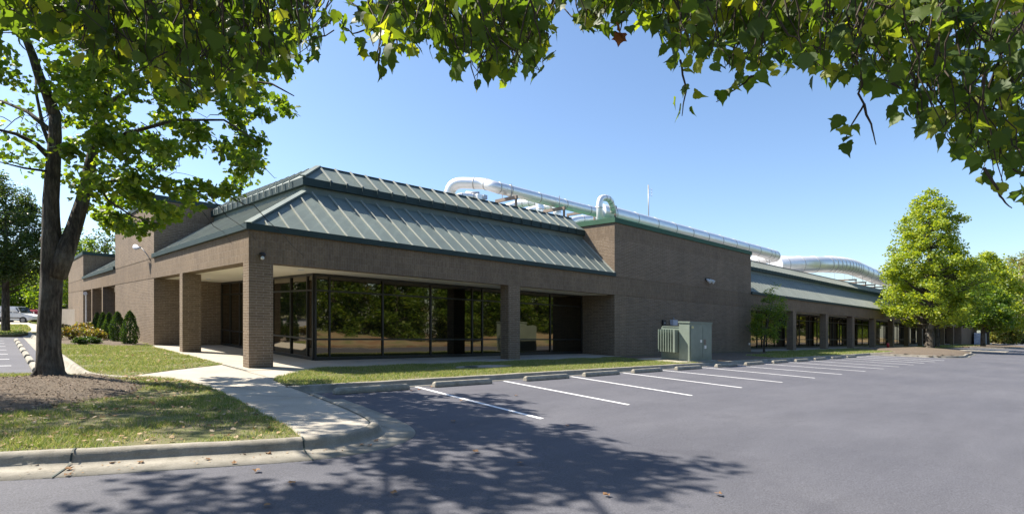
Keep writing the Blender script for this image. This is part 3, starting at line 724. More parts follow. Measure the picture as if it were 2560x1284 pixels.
MB().box(X0+.1, X1-.15, Y1+.02, -2.8, 1.52, 1.57).build('tank_lid', 'cabinet_green', tr, bevel=.01)
fc = thing('utility_cabinet', (126, -2.5, 0), 'pale blue grey utility cabinet at the far end of the building', 'cabinet')
cA = ATY(2452, 862, -1.0); hh = 2.1
MB().box(cA.x-3, cA.x+2.4, -1.6, -.4, 0, hh).build('body', 'pale_box', fc, bevel=.03); MB().box(cA.x-2.8, cA.x-.4, -1.65, -1.6, .1, hh-.15).build('door', 'grey_steel', fc)

# ================================================================ VEGETATION
def tree_mesh(T, limbs, mat='bark', nm='trunk'):
    mb = MB()
    for pts, rad, n in limbs: mb.tube(pts, rad, n)
    return mb.build(nm, mat, T)
def jitpath(a, b, n=5, j_=.08, sag=0):
    a, b = Vector(a), Vector(b); L = (b-a).length; out = []
    for k in range(n+1):
        s = k/n; p = a.lerp(b, s); w_ = math.sin(math.pi*s)
        out.append(p+Vector((random.gauss(0, j_), random.gauss(0, j_), random.gauss(0, j_)))*L*w_*.6+Vector((0, 0, -sag*w_*L)))
    return out
# --- forked tree on the mulch mound
LT = thing('forked_tree', tuple(AT(128, 942, 12.3)), 'large forked maple on the mulch bed at the left of the lawn', 'tree')
D0 = 12.3
def TD(px, py, d=0): return AT(px, py, D0+d)
def flare(k, a): return 1+(.24*math.cos(5*a+1)+.12*math.cos(3*a) if k < 2 else .05*math.cos(4*a+k) + .04*math.cos(3*a-k*2))
trunk = [TD(126, 968), TD(125, 945), TD(124, 922), TD(123, 880), TD(123, 820), TD(125, 760), TD(130, 700), TD(134, 665), TD(130, 620), TD(128, 560), TD(128, 500), TD(132, 420), TD(138, 340), TD(138, 285)]
limb0 = (trunk, [.58, .50, .39, .33, .315, .31, .32, .35, .30, .245, .22, .205, .19, .17], 20)
mb = MB(); mb.tube(limb0[0], [q*.65 for q in limb0[1]], 20, squash=flare)
for lp in (([TD(140, 690), TD(160, 640), TD(185, 570, .2), TD(207, 500, .4), TD(222, 430, .6), TD(238, 350, .8), TD(262, 260, 1), TD(290, 160, 1.2), TD(330, 40, 1.4), TD(350, -100, 1.6)], [.28, .25, .21, .185, .165, .14, .12, .10, .08, .05], 14),
           ([TD(138, 290), TD(118, 235), TD(98, 190), TD(82, 140), TD(62, 90), TD(50, 0), TD(45, -120)], [.17, .145, .13, .115, .10, .07, .04], 12),
           ([TD(130, 400), TD(90, 360, -.2), TD(40, 335, -.5), TD(-30, 318, -.9)], [.09, .07, .05, .03], 8),
           ([TD(130, 330), TD(70, 280, .3), TD(10, 255, .6), TD(-60, 240, .9)], [.08, .06, .045, .03], 8),
           ([TD(128, 370), TD(108, 320, .2), TD(92, 240, .3), TD(88, 180, .5)], [.07, .055, .04, .025], 8),
           ([TD(132, 430), TD(60, 420, -.5), TD(0, 405, -1)], [.04, .03, .015], 6),
           ([TD(105, 600), TD(122, 600), ], [.10, .17], 8),
           ([TD(235, 360, .8), TD(330, 330, .3), TD(440, 300, -.3), TD(560, 300, -1), TD(640, 350, -1.4)], [.08, .06, .045, .03, .015], 8),
           ([TD(215, 465, .5), TD(300, 450, .8), TD(400, 470, 1), TD(500, 480, 1.2), TD(590, 470, 1.3)], [.07, .055, .04, .028, .012], 8),
           ([TD(262, 260, 1), TD(380, 200, .6), TD(520, 190, 0), TD(680, 210, -.6), TD(735, 240, -.8)], [.08, .06, .045, .03, .015], 8),
           ([TD(222, 430, .6), TD(270, 500, .2), TD(330, 540, -.2), TD(400, 560, -.5)], [.05, .035, .025, .012], 6)):
    mb.tube(lp[0], [q*.72 for q in lp[1]], lp[2])
# bare hanging twigs
for k in range(46):
    a = TD(random.uniform(20, 620), random.uniform(250, 520), random.uniform(-1, 1)); b_ = a+Vector((random.gauss(0, .4), random.gauss(0, .4), random.uniform(-.7, .25)))
    mb.tube(jitpath(a, b_, 4, .12), [.012, .01, .008, .006, .004], 4)
for a, b_ in (((560, 480), (760, 640)), ((470, 480), (640, 600)), ((430, 470), (580, 610)), ((0, 405), (-20, 420)), ((180, 250), (225, 170)), ((150, 240), (230, 210))):
    P_ = jitpath(TD(*a, .2), TD(*b_, -.6), 7, .05, -.05); mb.tube(P_, [.016, .014, .012, .010, .008, .007, .005, .004], 5)
mb.build('trunk', 'bark', LT)
cen = []; rad = []; cnt = []
def add_cl(px, py, d, r, n): p = TD(px, py, d); cen.append(tuple(p)); rad.append(r); cnt.append(n)
def env_ok(px, py):
    # outline of the crown in its own vertical plane
    prof = [(160, 150, 500), (230, 100, 560), (330, 80, 570), (430, 80, 540), (520, 100, 490), (580, 120, 480), (640, 130, 420), (700, 150, 260), (740, 180, 270)]
    if px < 160 or px > 740: return False
    for (x0, a0, b0), (x1, a1, b1) in zip(prof[:-1], prof[1:]):
        if x0 <= px <= x1: s = (px-x0)/(x1-x0); return a0+(a1-a0)*s < py < b0+(b1-b0)*s
k = 0
while k < 132:
    px, py = random.uniform(160, 740), random.uniform(60, 575)
    if not env_ok(px, py): continue
    if 600 < px < 660 and 300 < py < 330: continue
    add_cl(px, py, random.uniform(-1.8, 2.2), random.uniform(.22, .42), random.randint(52, 88)); k += 1
for px, py in ((600, 395), (620, 405), (560, 470), (500, 460), (470, 485), (430, 540), (380, 560), (350, 575), (300, 540), (400, 520), (590, 310), (610, 350), (640, 350), (575, 270), (720, 275), (700, 255), (650, 230), (640, 395)):
    add_cl(px, py, random.uniform(-.6, .6), .22, 45)
for px, py in ((30, 260), (70, 330), (20, 330), (90, 390), (130, 230), (60, 210), (20, 130), (100, 290), (160, 380), (170, 300), (150, 440), (200, 480), (60, 360), (10, 360), (120, 140), (180, 130), (60, 60), (10, 200), (140, 40), (190, 60), (100, 420), (230, 520), (170, 420), (40, 390)):
    add_cl(px, py, random.uniform(-.8, .8), random.uniform(.25, .45), random.randint(14, 30))
# the unseen upper crown that throws the shade on lawn and car park
shade = [(-1.0, -6.6, 7.4), (-1.6, -7.4, 8.3), (-2.6, -6.4, 7.8), (-.8, -8.5, 8.2), (-.2, -7.0, 8), (-.5, -9.3, 8.8), (-3.0, -7.2, 8.6), (-4.6, -7.4, 9), (-2.6, -5.4, 8.4), (-3.9, -5.0, 8.6), (-4.8, -6.2, 8.8), (-1.4, -5.8, 8.2), (-.1, -8.2, 8.4), (-3.6, -6.6, 8.8), (-2.4, -7.7, 8.8), (-4.6, -5.4, 9), (-2.0, -6.0, 8.6), (-3.4, -8.0, 9)]
for sx, sy, hz in shade:
    for q in range(7):
        cen.append((sx-SHX*hz+random.gauss(0, .7), sy-SHY*hz+random.gauss(0, .7), hz+random.gauss(0, .5))); rad.append(random.uniform(.4, .7)); cnt.append(70)
V, F = leaves(clump_positions(cen, rad, cnt), .135, MAPLE, down=.35); npmesh('crown', V, F, 'maple_leaf', LT)
# --- overhanging near trees, trunks outside the picture
def near_tree(label, base, top, shade_pts, boughs, strands, bottom, xr, ngen, leafsize, dens=1.0, bright=()):
    T = thing('overhanging_tree', base, label, 'tree')
    mb = MB(); base = Vector(base); top = Vector(top)
    mb.tube([base-Vector((0, 0, .2)), base+Vector((0, 0, .3)), base.lerp(top, .35), base.lerp(top, .7), top], [.42, .33, .28, .22, .12], 14)
    pos = []
    for b_ in boughs:      # main boughs from the trunk to above the picture
        s = base.lerp(top, random.uniform(.55, .8)); p_ = [s]+[Vector(q) for q in b_]
        mb.tube(arc_path(p_, .8, 3), np.linspace(.11, .03, len(arc_path(p_, .8, 3))).tolist(), 8)
    k = 0
    def bot(px):
        for (x0, b0), (x1, b1) in zip(bottom[:-1], bottom[1:]):
            if x0 <= px <= x1: return b0+(b1-b0)*(px-x0)/(x1-x0)
        return -1
    while k < ngen:
        px = random.uniform(*xr); bt = bot(px); u = random.random()
        if bt < 5 and u > .1: continue
        if bt > 320 and random.random() < .3: pass
        py = -70+(bt+70-26)*random.random()**.72; D = random.uniform(3.4, 5.3)
        e = AT(px, py, D); st = e+Vector((random.gauss(0, .18), random.gauss(0, .18), random.uniform(.25, .6)))
        P_ = jitpath(st, e, 4, .08); mb.tube(P_, [.007, .006, .005, .004, .0025], 4, cap=False)
        for q in range(int(4*dens)): s = random.random(); pos.append(P_[0].lerp(P_[-1], s)+Vector((random.gauss(0, .05), random.gauss(0, .05), random.gauss(0, .04)-.02)))
        k += 1
    for st in strands:     # long hanging twigs
        P_ = []
        for (a, b2) in zip(st['p'][:-1], st['p'][1:]): P_ += jitpath(AT(*a, st['d']), AT(*b2, st['d']), 4, .05)[:-1]
        P_.append(AT(*st['p'][-1], st['d'])); mb.tube(P_, np.linspace(.010, .003, len(P_)).tolist(), 5, cap=False)
        for (lx, ly) in st['l']: pos.append(AT(lx, ly, st['d'])+Vector((0, 0, .06)))
    mb.build('branches', 'twig_bark', T)
    PP = np.array([tuple(p) for p in pos]); VV = []; FF = []; nv = 0
    for q, tm in enumerate(BROAD+[LOBED]):
        V, F = leaves(PP[q::5], leafsize*(1, .85, 1.1, .75, .9)[q], tm, down=.8, spread=.85); VV.append(V); FF.append(F+nv); nv += len(V)
    npmesh('foliage', np.concatenate(VV), np.concatenate(FF), 'near_leaf', T)
    # out of frame crown
    if shade_pts:
        c_ = []; r_ = []; n_ = []
        for sx, sy, hz in shade_pts:
            for q in range(6): c_.append((sx-SHX*hz+random.gauss(0, .4), sy-SHY*hz+random.gauss(0, .4), hz+random.gauss(0, .4))); r_.append(random.uniform(.35, .6)); n_.append(65)
        V, F = leaves(clump_positions(c_, r_, n_), .16, MAPLE, down=.5); npmesh('upper_crown', V, F, 'maple_leaf', T)
    return T
lb = [(-60, 150), (0, 90), (60, 95), (150, 120), (220, 175), (300, 215), (400, 262), (480, 280), (560, 265), (620, 225), (680, 200), (740, 180), (772, 185), (784, 150), (790, -60), (830, -60)]
shL = [(-2.5, -11.6, 8), (-1.5, -11.7, 8), (-.7, -11.9, 8.3), (-.5, -10.7, 7.8), (-.2, -12.1, 8.5), (-.4, -12.5, 8.5), (-1.7, -10.7, 7.8), (-1.2, -12.5, 8.6), (.2, -10.9, 8.4), (.4, -11.4, 8.8), (-3.4, -11.8, 8), (-5, -12.0, 8.4), (.3, -10.0, 8.2), (-4.4, -11.0, 8.6), (.2, -9.2, 8.4), (-.8, -9.9, 8.3)]
near_tree('broad leaved tree overhanging the top left of the view, trunk out of sight', (-10.2, -10.2, LOT+.1), (-9.2, -11, 7.5), shL,
          [[(-7, -12.3, 5.4), tuple(AT(200, -120, 4.6))], [(-7, -12, 5.8), tuple(AT(480, -140, 5)), tuple(AT(760, -60, 5.2))], [(-6, -9, 8), (-3.5, -5, 8.3)], [(-7, -8, 7.5), (-4.5, -3, 8)]],
          [], lb, (-60, 788), 480, .112)
mb2 = [(830, -60), (915, -60), (925, 170), (940, 185), (990, 165), (1040, 135), (1100, 150), (1150, 215), (1200, 262), (1250, 240), (1300, 215), (1350, 232), (1376, 228), (1384, -60), (1446, -60), (1456, 90), (1470, 100), (1520, 85), (1560, 90), (1600, 55), (1650, 75), (1672, 170), (1700, 190), (1745, 175), (1790, 170), (1850, 225), (1900, 205), (1950, 195), (2000, 200), (2100, 220), (2180, 215), (2260, 240), (2300, 320), (2360, 380), (2420, 430), (2480, 490), (2530, 530), (2640, 560)]
strands = [dict(p=[(930, -10), (925, 70), (880, 85), (845, 45)], d=4.5, l=[(842, 45), (850, 75), (868, 60), (880, 88), (862, 105), (898, 112), (905, 80), (915, 125), (890, 60), (905, 140)]),
           dict(p=[(1700, 150), (1715, 230), (1705, 290)], d=4.2, l=[(1690, 170), (1722, 190), (1715, 230), (1735, 250), (1690, 262), (1700, 280), (1730, 285)]),
           dict(p=[(1900, 180), (1850, 215), (1790, 255)], d=4.3, l=[(1850, 205), (1835, 225), (1822, 240), (1800, 245), (1785, 255)]),
           dict(p=[(2140, 150), (2160, 260), (2130, 310), (2110, 350)], d=3.9, l=[(2105, 310), (2130, 335), (2100, 340), (2125, 362), (2115, 378), (2165, 215), (2180, 220)]),
           dict(p=[(2160, 260), (2178, 310), (2190, 362)], d=3.9, l=[]),
           dict(p=[(2280, 170), (2290, 240), (2300, 300)], d=3.8, l=[(2270, 225), (2285, 260), (2300, 300), (2320, 330)]),
           dict(p=[(950, 120), (945, 170), (955, 200)], d=4.4, l=[(955, 185), (940, 150), (970, 160)]),
           dict(p=[(1560, 20), (1550, 80)], d=4.0, l=[(1530, 60), (1575, 40)]),
           dict(p=[(2460, 420), (2500, 490), (2530, 520)], d=3.4, l=[(2500, 480), (2545, 500), (2480, 450), (2440, 410)])]
NT = near_tree('broad leaved tree hanging leafy boughs across the top centre and right of the view', (-3.2, -21.5, LOT), (-2.8, -20.8, 6.2), [],
          [[(-3.2, -17, 5.6), tuple(AT(1000, -150, 4.6))], [(-2.6, -17, 5.2), tuple(AT(1300, -130, 4.8)), tuple(AT(1180, -70, 4.6))], [(-1.6, -18, 5.2), tuple(AT(1800, -120, 4.6)), tuple(AT(2100, -90, 4.5))], [(-1.2, -18.4, 5), tuple(AT(2500, -120, 4.2)), tuple(AT(2600, 150, 4))]],
          strands, mb2, (920, 2640), 1020, .110)
P_ = np.array([tuple(AT(px, py, d)) for px, py, d in ((1548, 60, 3.9), (1552, 82, 3.9), (1270, 75, 4.3))])
V, F = leaves(P_, .14, LOBED, down=1.2, spread=.3); o = npmesh('rust_foliage', V, F, 'rust_leaf', NT); o['label'] = 'few dead rust brown leaves among the green'

def crown_tree(name, base, h, trunk_h, profile, label, mat='bright_leaf', leaf=.24, ncl=230, per=60, group=None, bark='bark', tr_=.16, clr=.7, T=TRI, lean=(0, 0)):
    """profile: [(relative height 0..1, radius m)] of crown"""
    t_ = thing(name, (base[0], base[1], 0), label, 'tree', group)
    mb = MB(); bx, by = base
    mb.tube([(bx, by, -.15), (bx, by, .15), (bx, by, trunk_h), (bx+lean[0]*.6, by+lean[1]*.6, h*.65), (bx+lean[0], by+lean[1], h*.92)], [tr_*1.5, tr_*1.1, tr_*.85, tr_*.45, tr_*.1], 10)
    cen, rad, cnt = [], [], []
    def prof(s):
        for (s0, r0), (s1, r1) in zip(profile[:-1], profile[1:]):
            if s0 <= s <= s1: return r0+(r1-r0)*(s-s0)/(s1-s0)
        return .1
    tot = sum(p[1] for p in profile)
    k = 0
    while k < ncl:
        s = random.random(); r = prof(s)
        if random.random() > (r/max(p[1] for p in profile))**1.1+.05: continue
        a = random.uniform(0, 2*math.pi); z = trunk_h+(h-trunk_h)*s
        lump = .86+.16*math.sin(3*a+s*11+bx)+.12*math.sin(5*a-s*17+by); rr = r*lump*math.sqrt(random.uniform(.22, 1.05))
        if math.sin(a*4+s*23+bx)*math.sin(s*31+a*2) > .55: continue
        c_ = (bx+lean[0]*s+rr*math.cos(a), by+lean[1]*s+rr*math.sin(a), z); cen.append(c_); rad.append(clr*random.uniform(.6, 1.15)); cnt.append(int(per*random.uniform(.6, 1.3)))
        if k % 5 == 0: mb.tube(jitpath((bx+lean[0]*s, by+lean[1]*s, max(trunk_h*.8, z-rr*.5)), c_, 3, .05), [tr_*.28, tr_*.2, tr_*.12, tr_*.05], 5)
        k += 1
    mb.build('trunk', bark, t_)
    V, F = leaves(clump_positions(cen, rad, cnt), leaf, T, down=.15); npmesh('crown', V, F, mat, t_)
    return t_
big = [(0, 2.6), (.06, 4.6), (.25, 5.2), (.45, 4.6), (.58, 3.8), (.72, 3.2), (.85, 2.4), (.95, 1.2), (1, .4)]
crown_tree('sweetgum_tree', (65.1, -4.4), 16.3, 2.6, [(p, r*.9) for p, r in big], 'tall bright green cone shaped tree on the mulch island', ncl=520, per=72, leaf=.25, clr=.74, tr_=.42)
crown_tree('sweetgum_tree', (78, -2.8), 10.5, 3.2, big, 'darker green tree partly hidden behind the tall island tree', 'maple_leaf', ncl=260, per=60, leaf=.3, clr=.9, tr_=.3)
crown_tree('sweetgum_tree', (131, -1.6), 17.0, 3.0, [(p, r*1.25) for p, r in big], 'bright green tree beyond the tall island tree, further down the car park', ncl=420, per=55, leaf=.42, clr=1.2, tr_=.4)
crown_tree('sweetgum_tree', (100, -4.6), 9.0, 3.0, [(p, r*.8) for p, r in big], 'smaller shaded tree between the two bright green trees', 'maple_leaf', ncl=200, per=50, leaf=.4, clr=1.0, tr_=.3)
crown_tree('small_tree', (32.15, -1.2), 4.5, .8, [(0, .9), (.2, 1.25), (.4, 1.1), (.6, 1.15), (.8, .7), (1, .3)], 'small multi stemmed ornamental tree in front of the brick block corner', 'maple_leaf', ncl=105, per=60, leaf=.10, clr=.36, tr_=.07, T=OVAL, lean=(.7, -.45))
# far woods on the right
def wood_tree(px, D, h, r, mat, label, bark='bark', name='woodland_tree', n=140, tr_=.25, th=None):
    p = AT(px, 830, D); return crown_tree(name, (p.x, p.y), h, th if th is not None else h*.18, [(0, r*.75), (.3, r), (.7, r*.8), (1, r*.3)], label, mat, leaf=.0042*D, ncl=n, per=45 if D > 60 else 150, clr=r*.26, tr_=tr_, bark=bark, group='trees at the far edges of the site')
wood_tree(2548, 150, 24, 8, 'autumn_leaf', 'yellowing woodland tree at the far right edge', 'pale_bark', tr_=.45, th=5)
wood_tree(2500, 165, 25, 8, 'bright_leaf', 'tall light green woodland tree behind the far right cone tree')
wood_tree(2600, 160, 27, 9, 'bright_leaf', 'green woodland tree just beyond the right edge')
wood_tree(2440, 185, 22, 8, 'dark_leaf', 'dark woodland tree deep behind the far end of the building')
wood_tree(2380, 190, 20, 8, 'dark_leaf', 'dark woodland tree hidden behind the tall island tree')
for k, (px, D, h, r, mt, lb_) in enumerate(((2510, 128, 5.5, 3.2, 'autumn_leaf', 'yellow green bush by the far kerb, left of the pale trunks'), (2555, 132, 6, 3.5, 'dark_leaf', 'dark bush under the pale trunks at the right edge'), (2488, 140, 6.5, 3.5, 'dark_leaf', 'dark bush beside the far utility cabinet'))):
    wood_tree(px, D, h, r, mt, lb_, name='bush', n=110, tr_=.08, th=.3)
struct(MB().prism([G(2480, 858), G(2560, 854), G(2700, 858), G(2700, 851), G(2480, 852)], -.5, .02).build('far_verge', 'straw_bank'))
for px in (2536, 2547):
    p = AT(px, 830, 138); t_ = thing('bare_trunk', (p.x, p.y, 0), 'pale bare tree trunk at right edge, %s of the pair' % ('left' if px == 2536 else 'right'), 'tree trunk')
    MB().tube([(p.x, p.y, 0), (p.x+.2, p.y, 5), (p.x-.3, p.y, 11)], [.45, .32, .15], 8).build('trunk', 'pale_bark', t_)
# left background
wood_tree(14, 34, 9.4, 2.5, 'dark_leaf', 'dark leafy tree standing on the grass at the left edge, trunk beside the white car', tr_=.2, n=230, th=3.0)
wood_tree(175, 62, 10.5, 3.2, 'maple_leaf', 'green tree seen between the forked trunk and the brick wall', n=200, th=2.2)
wood_tree(262, 75, 12.2, 3.8, 'dark_leaf', 'tree top showing above the lower brick block', n=160)
for k, (px, D, h, r) in enumerate(((-40, 95, 12, 6), (60, 100, 7, 5), (110, 98, 9, 5), (150, 92, 8.5, 5), (200, 90, 8, 4), (10, 92, 7.5, 5), (-120, 90, 14, 7))):
    wood_tree(px, D, h, r, ('dark_leaf', 'maple_leaf')[k % 2], ['tall dark tree beyond the left picture edge', 'dark green tree directly behind the white car', 'leafy tree behind the red car', 'leafy green tree behind the beige wall', 'dark tree behind the far brick wing', 'low spreading tree behind the back of the white car', 'tallest tree outside the left edge'][k], n=110)
# surroundings seen only in the glass: straw bank with trees across the car park
struct(MB().prism([(-60, -27), (240, -27), (240, -45), (-60, -45)], -.4, .05).build('opposite_kerbside', 'straw_bank'))
bank = MB(); nb = 60
for k in range(nb):
    x0, x1 = -60+300*k/nb, -60+300*(k+1)/nb; z0, z1 = 1.0+.7*math.sin(k*.9), 1.0+.7*math.sin((k+1)*.9)
    bank.quad((x1, -28.5, .06), (x0, -28.5, .06), (x0, -36, z0), (x1, -36, z1)); bank.quad((x1, -36, z1), (x0, -36, z0), (x0, -60, z0), (x1, -60, z1))
struct(bank.build('straw_bank', 'straw_bank'))
for k in range(62):
    x = (-34+2.7*k if k < 34 else 58+6.2*(k-34))+random.uniform(-1, 1); y = -35-(k % 3)*4-random.uniform(0, 2)
    crown_tree('bank_tree', (x, y), random.uniform(10, 16), random.uniform(.3, .9), [(0, 3.2), (.3, 3.9), (.7, 3.2), (1, 1.0)], 'leafy tree on the straw bank across the car park behind the viewpoint', ('maple_leaf', 'dark_leaf', 'autumn_leaf')[k % 3], ncl=150, per=42, leaf=.42, clr=1.1, tr_=.2, group='trees across the car park')
for k in range(17):
    y = -16+7.5*k; x = -22-random.uniform(0, 4)
    crown_tree('side_tree', (x, y), random.uniform(8, 12), .5, [(0, 3.0), (.3, 3.8), (.7, 3.0), (1, .9)], 'leafy tree along the side of the car park left of the viewpoint', ('maple_leaf', 'dark_leaf')[k % 2], ncl=130, per=42, leaf=.42, clr=1.1, tr_=.2, group='trees beside the side car park')

# shrubs
def conifer(p, h, r, label):
    t_ = thing('arborvitae_shrub', (p[0], p[1], 0), label, 'shrub', 'upright evergreen shrubs along the brick wall')
    MB().tube([(p[0], p[1], -.1), (p[0], p[1], h*.8)], [.04, .01], 6).build('stem', 'bark', t_)
    n = 2600; s = RNG.uniform(0, 1, n); a = RNG.uniform(0, 2*math.pi, n)
    rr = r*1.05*(np.clip(1-s**3.4, 0, 1)**.7)*(.82+.25*np.sin(np.pi*np.clip(s*1.3, 0, 1)))*(1+.13*np.sin(a*4+s*8+p[1]))*RNG.uniform(.5, 1.04, n)**.6
    P_ = np.stack([p[0]+rr*np.cos(a), p[1]+rr*np.sin(a), .03+s*h], 1)
    V, F = leaves(P_, .075, TRI, down=-.9, spread=.6); npmesh('foliage', V, F, 'conifer_leaf', t_)
for k, (px, py, top, wd) in enumerate(((325, 861, 780, 40), (294, 855, 782, 38), (273, 850, 784, 30), (257, 845, 783, 26), (243, 839, 783, 24))):
    x, y = G(px, py); D = (x-CAM.x)*FW.x+(y-CAM.y)*FW.y
    conifer((x, y), (py-top)*D/FPX, wd*.86*D/FPX/2, ['dark upright evergreen shrub nearest the porch, largest of the row', 'dark upright evergreen shrub, second from the porch', 'dark upright evergreen shrub, middle of the row of five', 'dark upright evergreen shrub, fourth from the porch', 'dark upright evergreen shrub farthest from the porch'][k])
for k, (px, py, h, r) in enumerate(((175, 850, 34, 26), (215, 846, 40, 30), (245, 852, 30, 24), (160, 838, 30, 20), (200, 862, 18, 18), (232, 860, 18, 18), (225, 835, 30, 22), (130, 850, 30, 22))):
    x, y = G(px, py); D = (x-CAM.x)*FW.x+(y-CAM.y)*FW.y; h = h*D/FPX; r = r*D/FPX
    low = k in (4, 5)
    t_ = thing('low_bush', (x, y, 0), ['reddish tinted bush nearest the forked trunk', 'tallest reddish bush in the middle of the planting bed', 'reddish bush just left of the evergreen shrubs', 'yellowish bush at the back beside the trunk', 'low dark green bush at the front of the bed, left one', 'low dark green bush at the front of the bed, right one', 'reddish bush at the back by the columns', 'bush hidden behind the forked trunk'][k], 'bush', 'bushes in the planting bed by the side wall')
    mb = MB()
    for q in range(9): a = random.uniform(0, 6.28); mb.tube(jitpath((x, y, 0), (x+r*.7*math.cos(a), y+r*.7*math.sin(a), h*.8), 3, .06), [.012, .009, .006, .004], 4)
    mb.build('stems', 'twig_bark', t_)
    cs = [(x+r*.6*random.gauss(0, .6), y+r*.6*random.gauss(0, .6), h*random.uniform(.25, .85)) for _ in range(26)]
    V, F = leaves(clump_positions(cs, [r*.35]*26, [42]*26), .10, OVAL, down=-.2); npmesh('foliage', V, F, 'conifer_leaf' if low else 'nandina_leaf', t_)

# grass blades
def grass(name, poly, dens, h, holes=(), patch=None, mat='grass_blade', wd=.009):
    P = np.array([p[:2] for p in poly]); x0, y0 = P.min(0); x1, y1 = P.max(0); n = int((x1-x0)*(y1-y0)*dens)
    x = RNG.uniform(x0, x1, n); y = RNG.uniform(y0, y1, n); k = inpoly(poly, x, y)
    for hl in holes: k &= ~(inpoly(hl, x, y) & (edgedist(hl, x, y) > .12*RNG.uniform(0, 2.5, n)))
    # clumpy density
    f = np.sin(x*2.1+1.3*np.sin(y*1.7))+np.sin(y*2.9+1.1*np.sin(x*2.3))+.6*np.sin(x*7.1+y*5.3)+.6*np.sin(y*8.3-x*3.1)
    if patch: k &= RNG.uniform(0, 1, n) < np.clip(patch+.3*f, .05, 1)
    x, y, f = x[k], y[k], f[k]; n = len(x); a = RNG.uniform(0, 2*math.pi, n); hh = h*RNG.uniform(.45, 1.25, n)*(1+.12*f); w2 = wd*RNG.uniform(.7, 1.3, n)
    lean = RNG.normal(0, .55, (n, 2))*hh[:, None]; z = np.full(n, .008)
    A = np.stack([x-np.cos(a)*w2/2, y-np.sin(a)*w2/2, z], 1); Bb = np.stack([x+np.cos(a)*w2/2, y+np.sin(a)*w2/2, z], 1)
    T = np.stack([x+lean[:, 0], y+lean[:, 1], z+hh], 1)
    V = np.stack([A, Bb, T], 1).reshape(-1, 3); F = np.arange(3*n).reshape(-1, 3)
    o = npmesh(name, V, F, mat); return tag(o, None, 'grass', kind='stuff')
vis_front = [(-8.6, .4), (-4.8, .4), (-3.9, -.3), (-3.3, -1.25)]+BEDGE[::-1][1:]+smooth_path([BEDGE[0]]+front[:4])[1:]+[(-8.6, -8.1)]
tag(grass('front_grass', vis_front, 3400, .055, holes=[TREE_MULCH], patch=.46), 'patchy dry and green grass on the front lawn under the forked tree')
tag(grass('side_grass', side_lawn[1:8]+[(0, 14), (-3.6, 14)], 1300, .055, holes=[SHRUB_MULCH], patch=.85, wd=.014), 'green grass between the side kerb and the porch')
tag(grass('strip_grass', CEDGE[::-1]+[(17.4, -.72), (17.4, -4.6), (-.3, -4.6)], 1500, .06, holes=[WALL_MULCH, blob(6.6, -2.6, 1.1, .45)], patch=.95, wd=.014), 'green grass strip between the long facade and the kerb')
tag(grass('far_strip_grass', [(26.5, -.72), (50, -.72), (50, -4.6), (26.5, -4.6)], 260, .08, holes=[WALL_MULCH], wd=.04), 'green grass strip by the far columns')
tag(grass('far_lawn_grass', lawn2, 90, .1, wd=.08), 'patches of grass behind the mulch island')
tag(grass('left_lawn_grass', LL1, 90, .1, wd=.07), 'grass beside the distant sidewalk')
tag(grass('corner_lawn_grass', LL2, 60, .1, wd=.08), 'grass in front of the red car')
# mulch chips and leaf litter
def litter(name, poly, n, size, mat, label, z=.03, cat='litter', T=TRI, flat=True, zf=None):
    P = np.array([p[:2] for p in poly]); x0, y0 = P.min(0); x1, y1 = P.max(0)
    x = RNG.uniform(x0, x1, n); y = RNG.uniform(y0, y1, n); k = inpoly(poly, x, y); x, y = x[k], y[k]; n = len(x)
    zz = z+RNG.uniform(0, .012, n) if zf is None else zf(x, y)
    V0, F0 = T; tip = RNG.normal(size=(n, 3)); tip[:, 2] *= .18; tip /= np.linalg.norm(tip, axis=1)[:, None]
    nr = np.zeros((n, 3)); nr[:, 2] = 1; nr += RNG.normal(size=(n, 3))*.3; nr -= (nr*tip).sum(1)[:, None]*tip; nr /= np.linalg.norm(nr, axis=1)[:, None]; sx = np.cross(tip, nr)
    s = size*RNG.uniform(.6, 1.3, n)[:, None, None]
    Q = np.stack([x, y, zz], 1)[:, None, :]+s*(V0[None, :, 0, None]*sx[:, None]+V0[None, :, 1, None]*tip[:, None]+V0[None, :, 2, None]*nr[:, None])
    o = npmesh(name, Q.reshape(-1, 3), (F0[None]+(np.arange(n)*len(V0))[:, None, None]).reshape(-1, 3), mat)
    return tag(o, label, cat, kind='stuff')
mz = lambda x, y: .02+.10*(1-np.exp(-edgedist(TREE_MULCH, x, y)/.6))+RNG.uniform(0, .02, len(x))
litter('mulch_chips', TREE_MULCH, 9000, .035, 'mulch_chip', 'loose brown bark chips round the forked tree', cat='mulch', zf=mz)
litter('leaf_litter', vis_front, 1500, .06, 'dry_leaf', 'scattered dry tan leaves on the front lawn', z=.035, T=MAPLE)
litter('lawn_edge_leaves', [G(300, 945), G(290, 938), G(400, 944), G(470, 954), G(520, 975), G(430, 975), G(330, 955)], 260, .07, 'dry_leaf', 'dry yellow leaves gathered at the walkway edge', z=.04, T=MAPLE)
litter('side_lawn_leaves', side_lawn[1:8]+[(0, 12), (-3.6, 12)], 160, .07, 'dry_leaf', 'few pale leaves on the side lawn', z=.05, T=MAPLE)
litter('gutter_grit', [(-5.5, -9.4), (-2, -10.3), (-2, -9.9), (-5.5, -9.0)], 250, .03, 'dry_leaf', 'small leaf scraps lying in the gutter', z=LOT+.012, cat='litter')
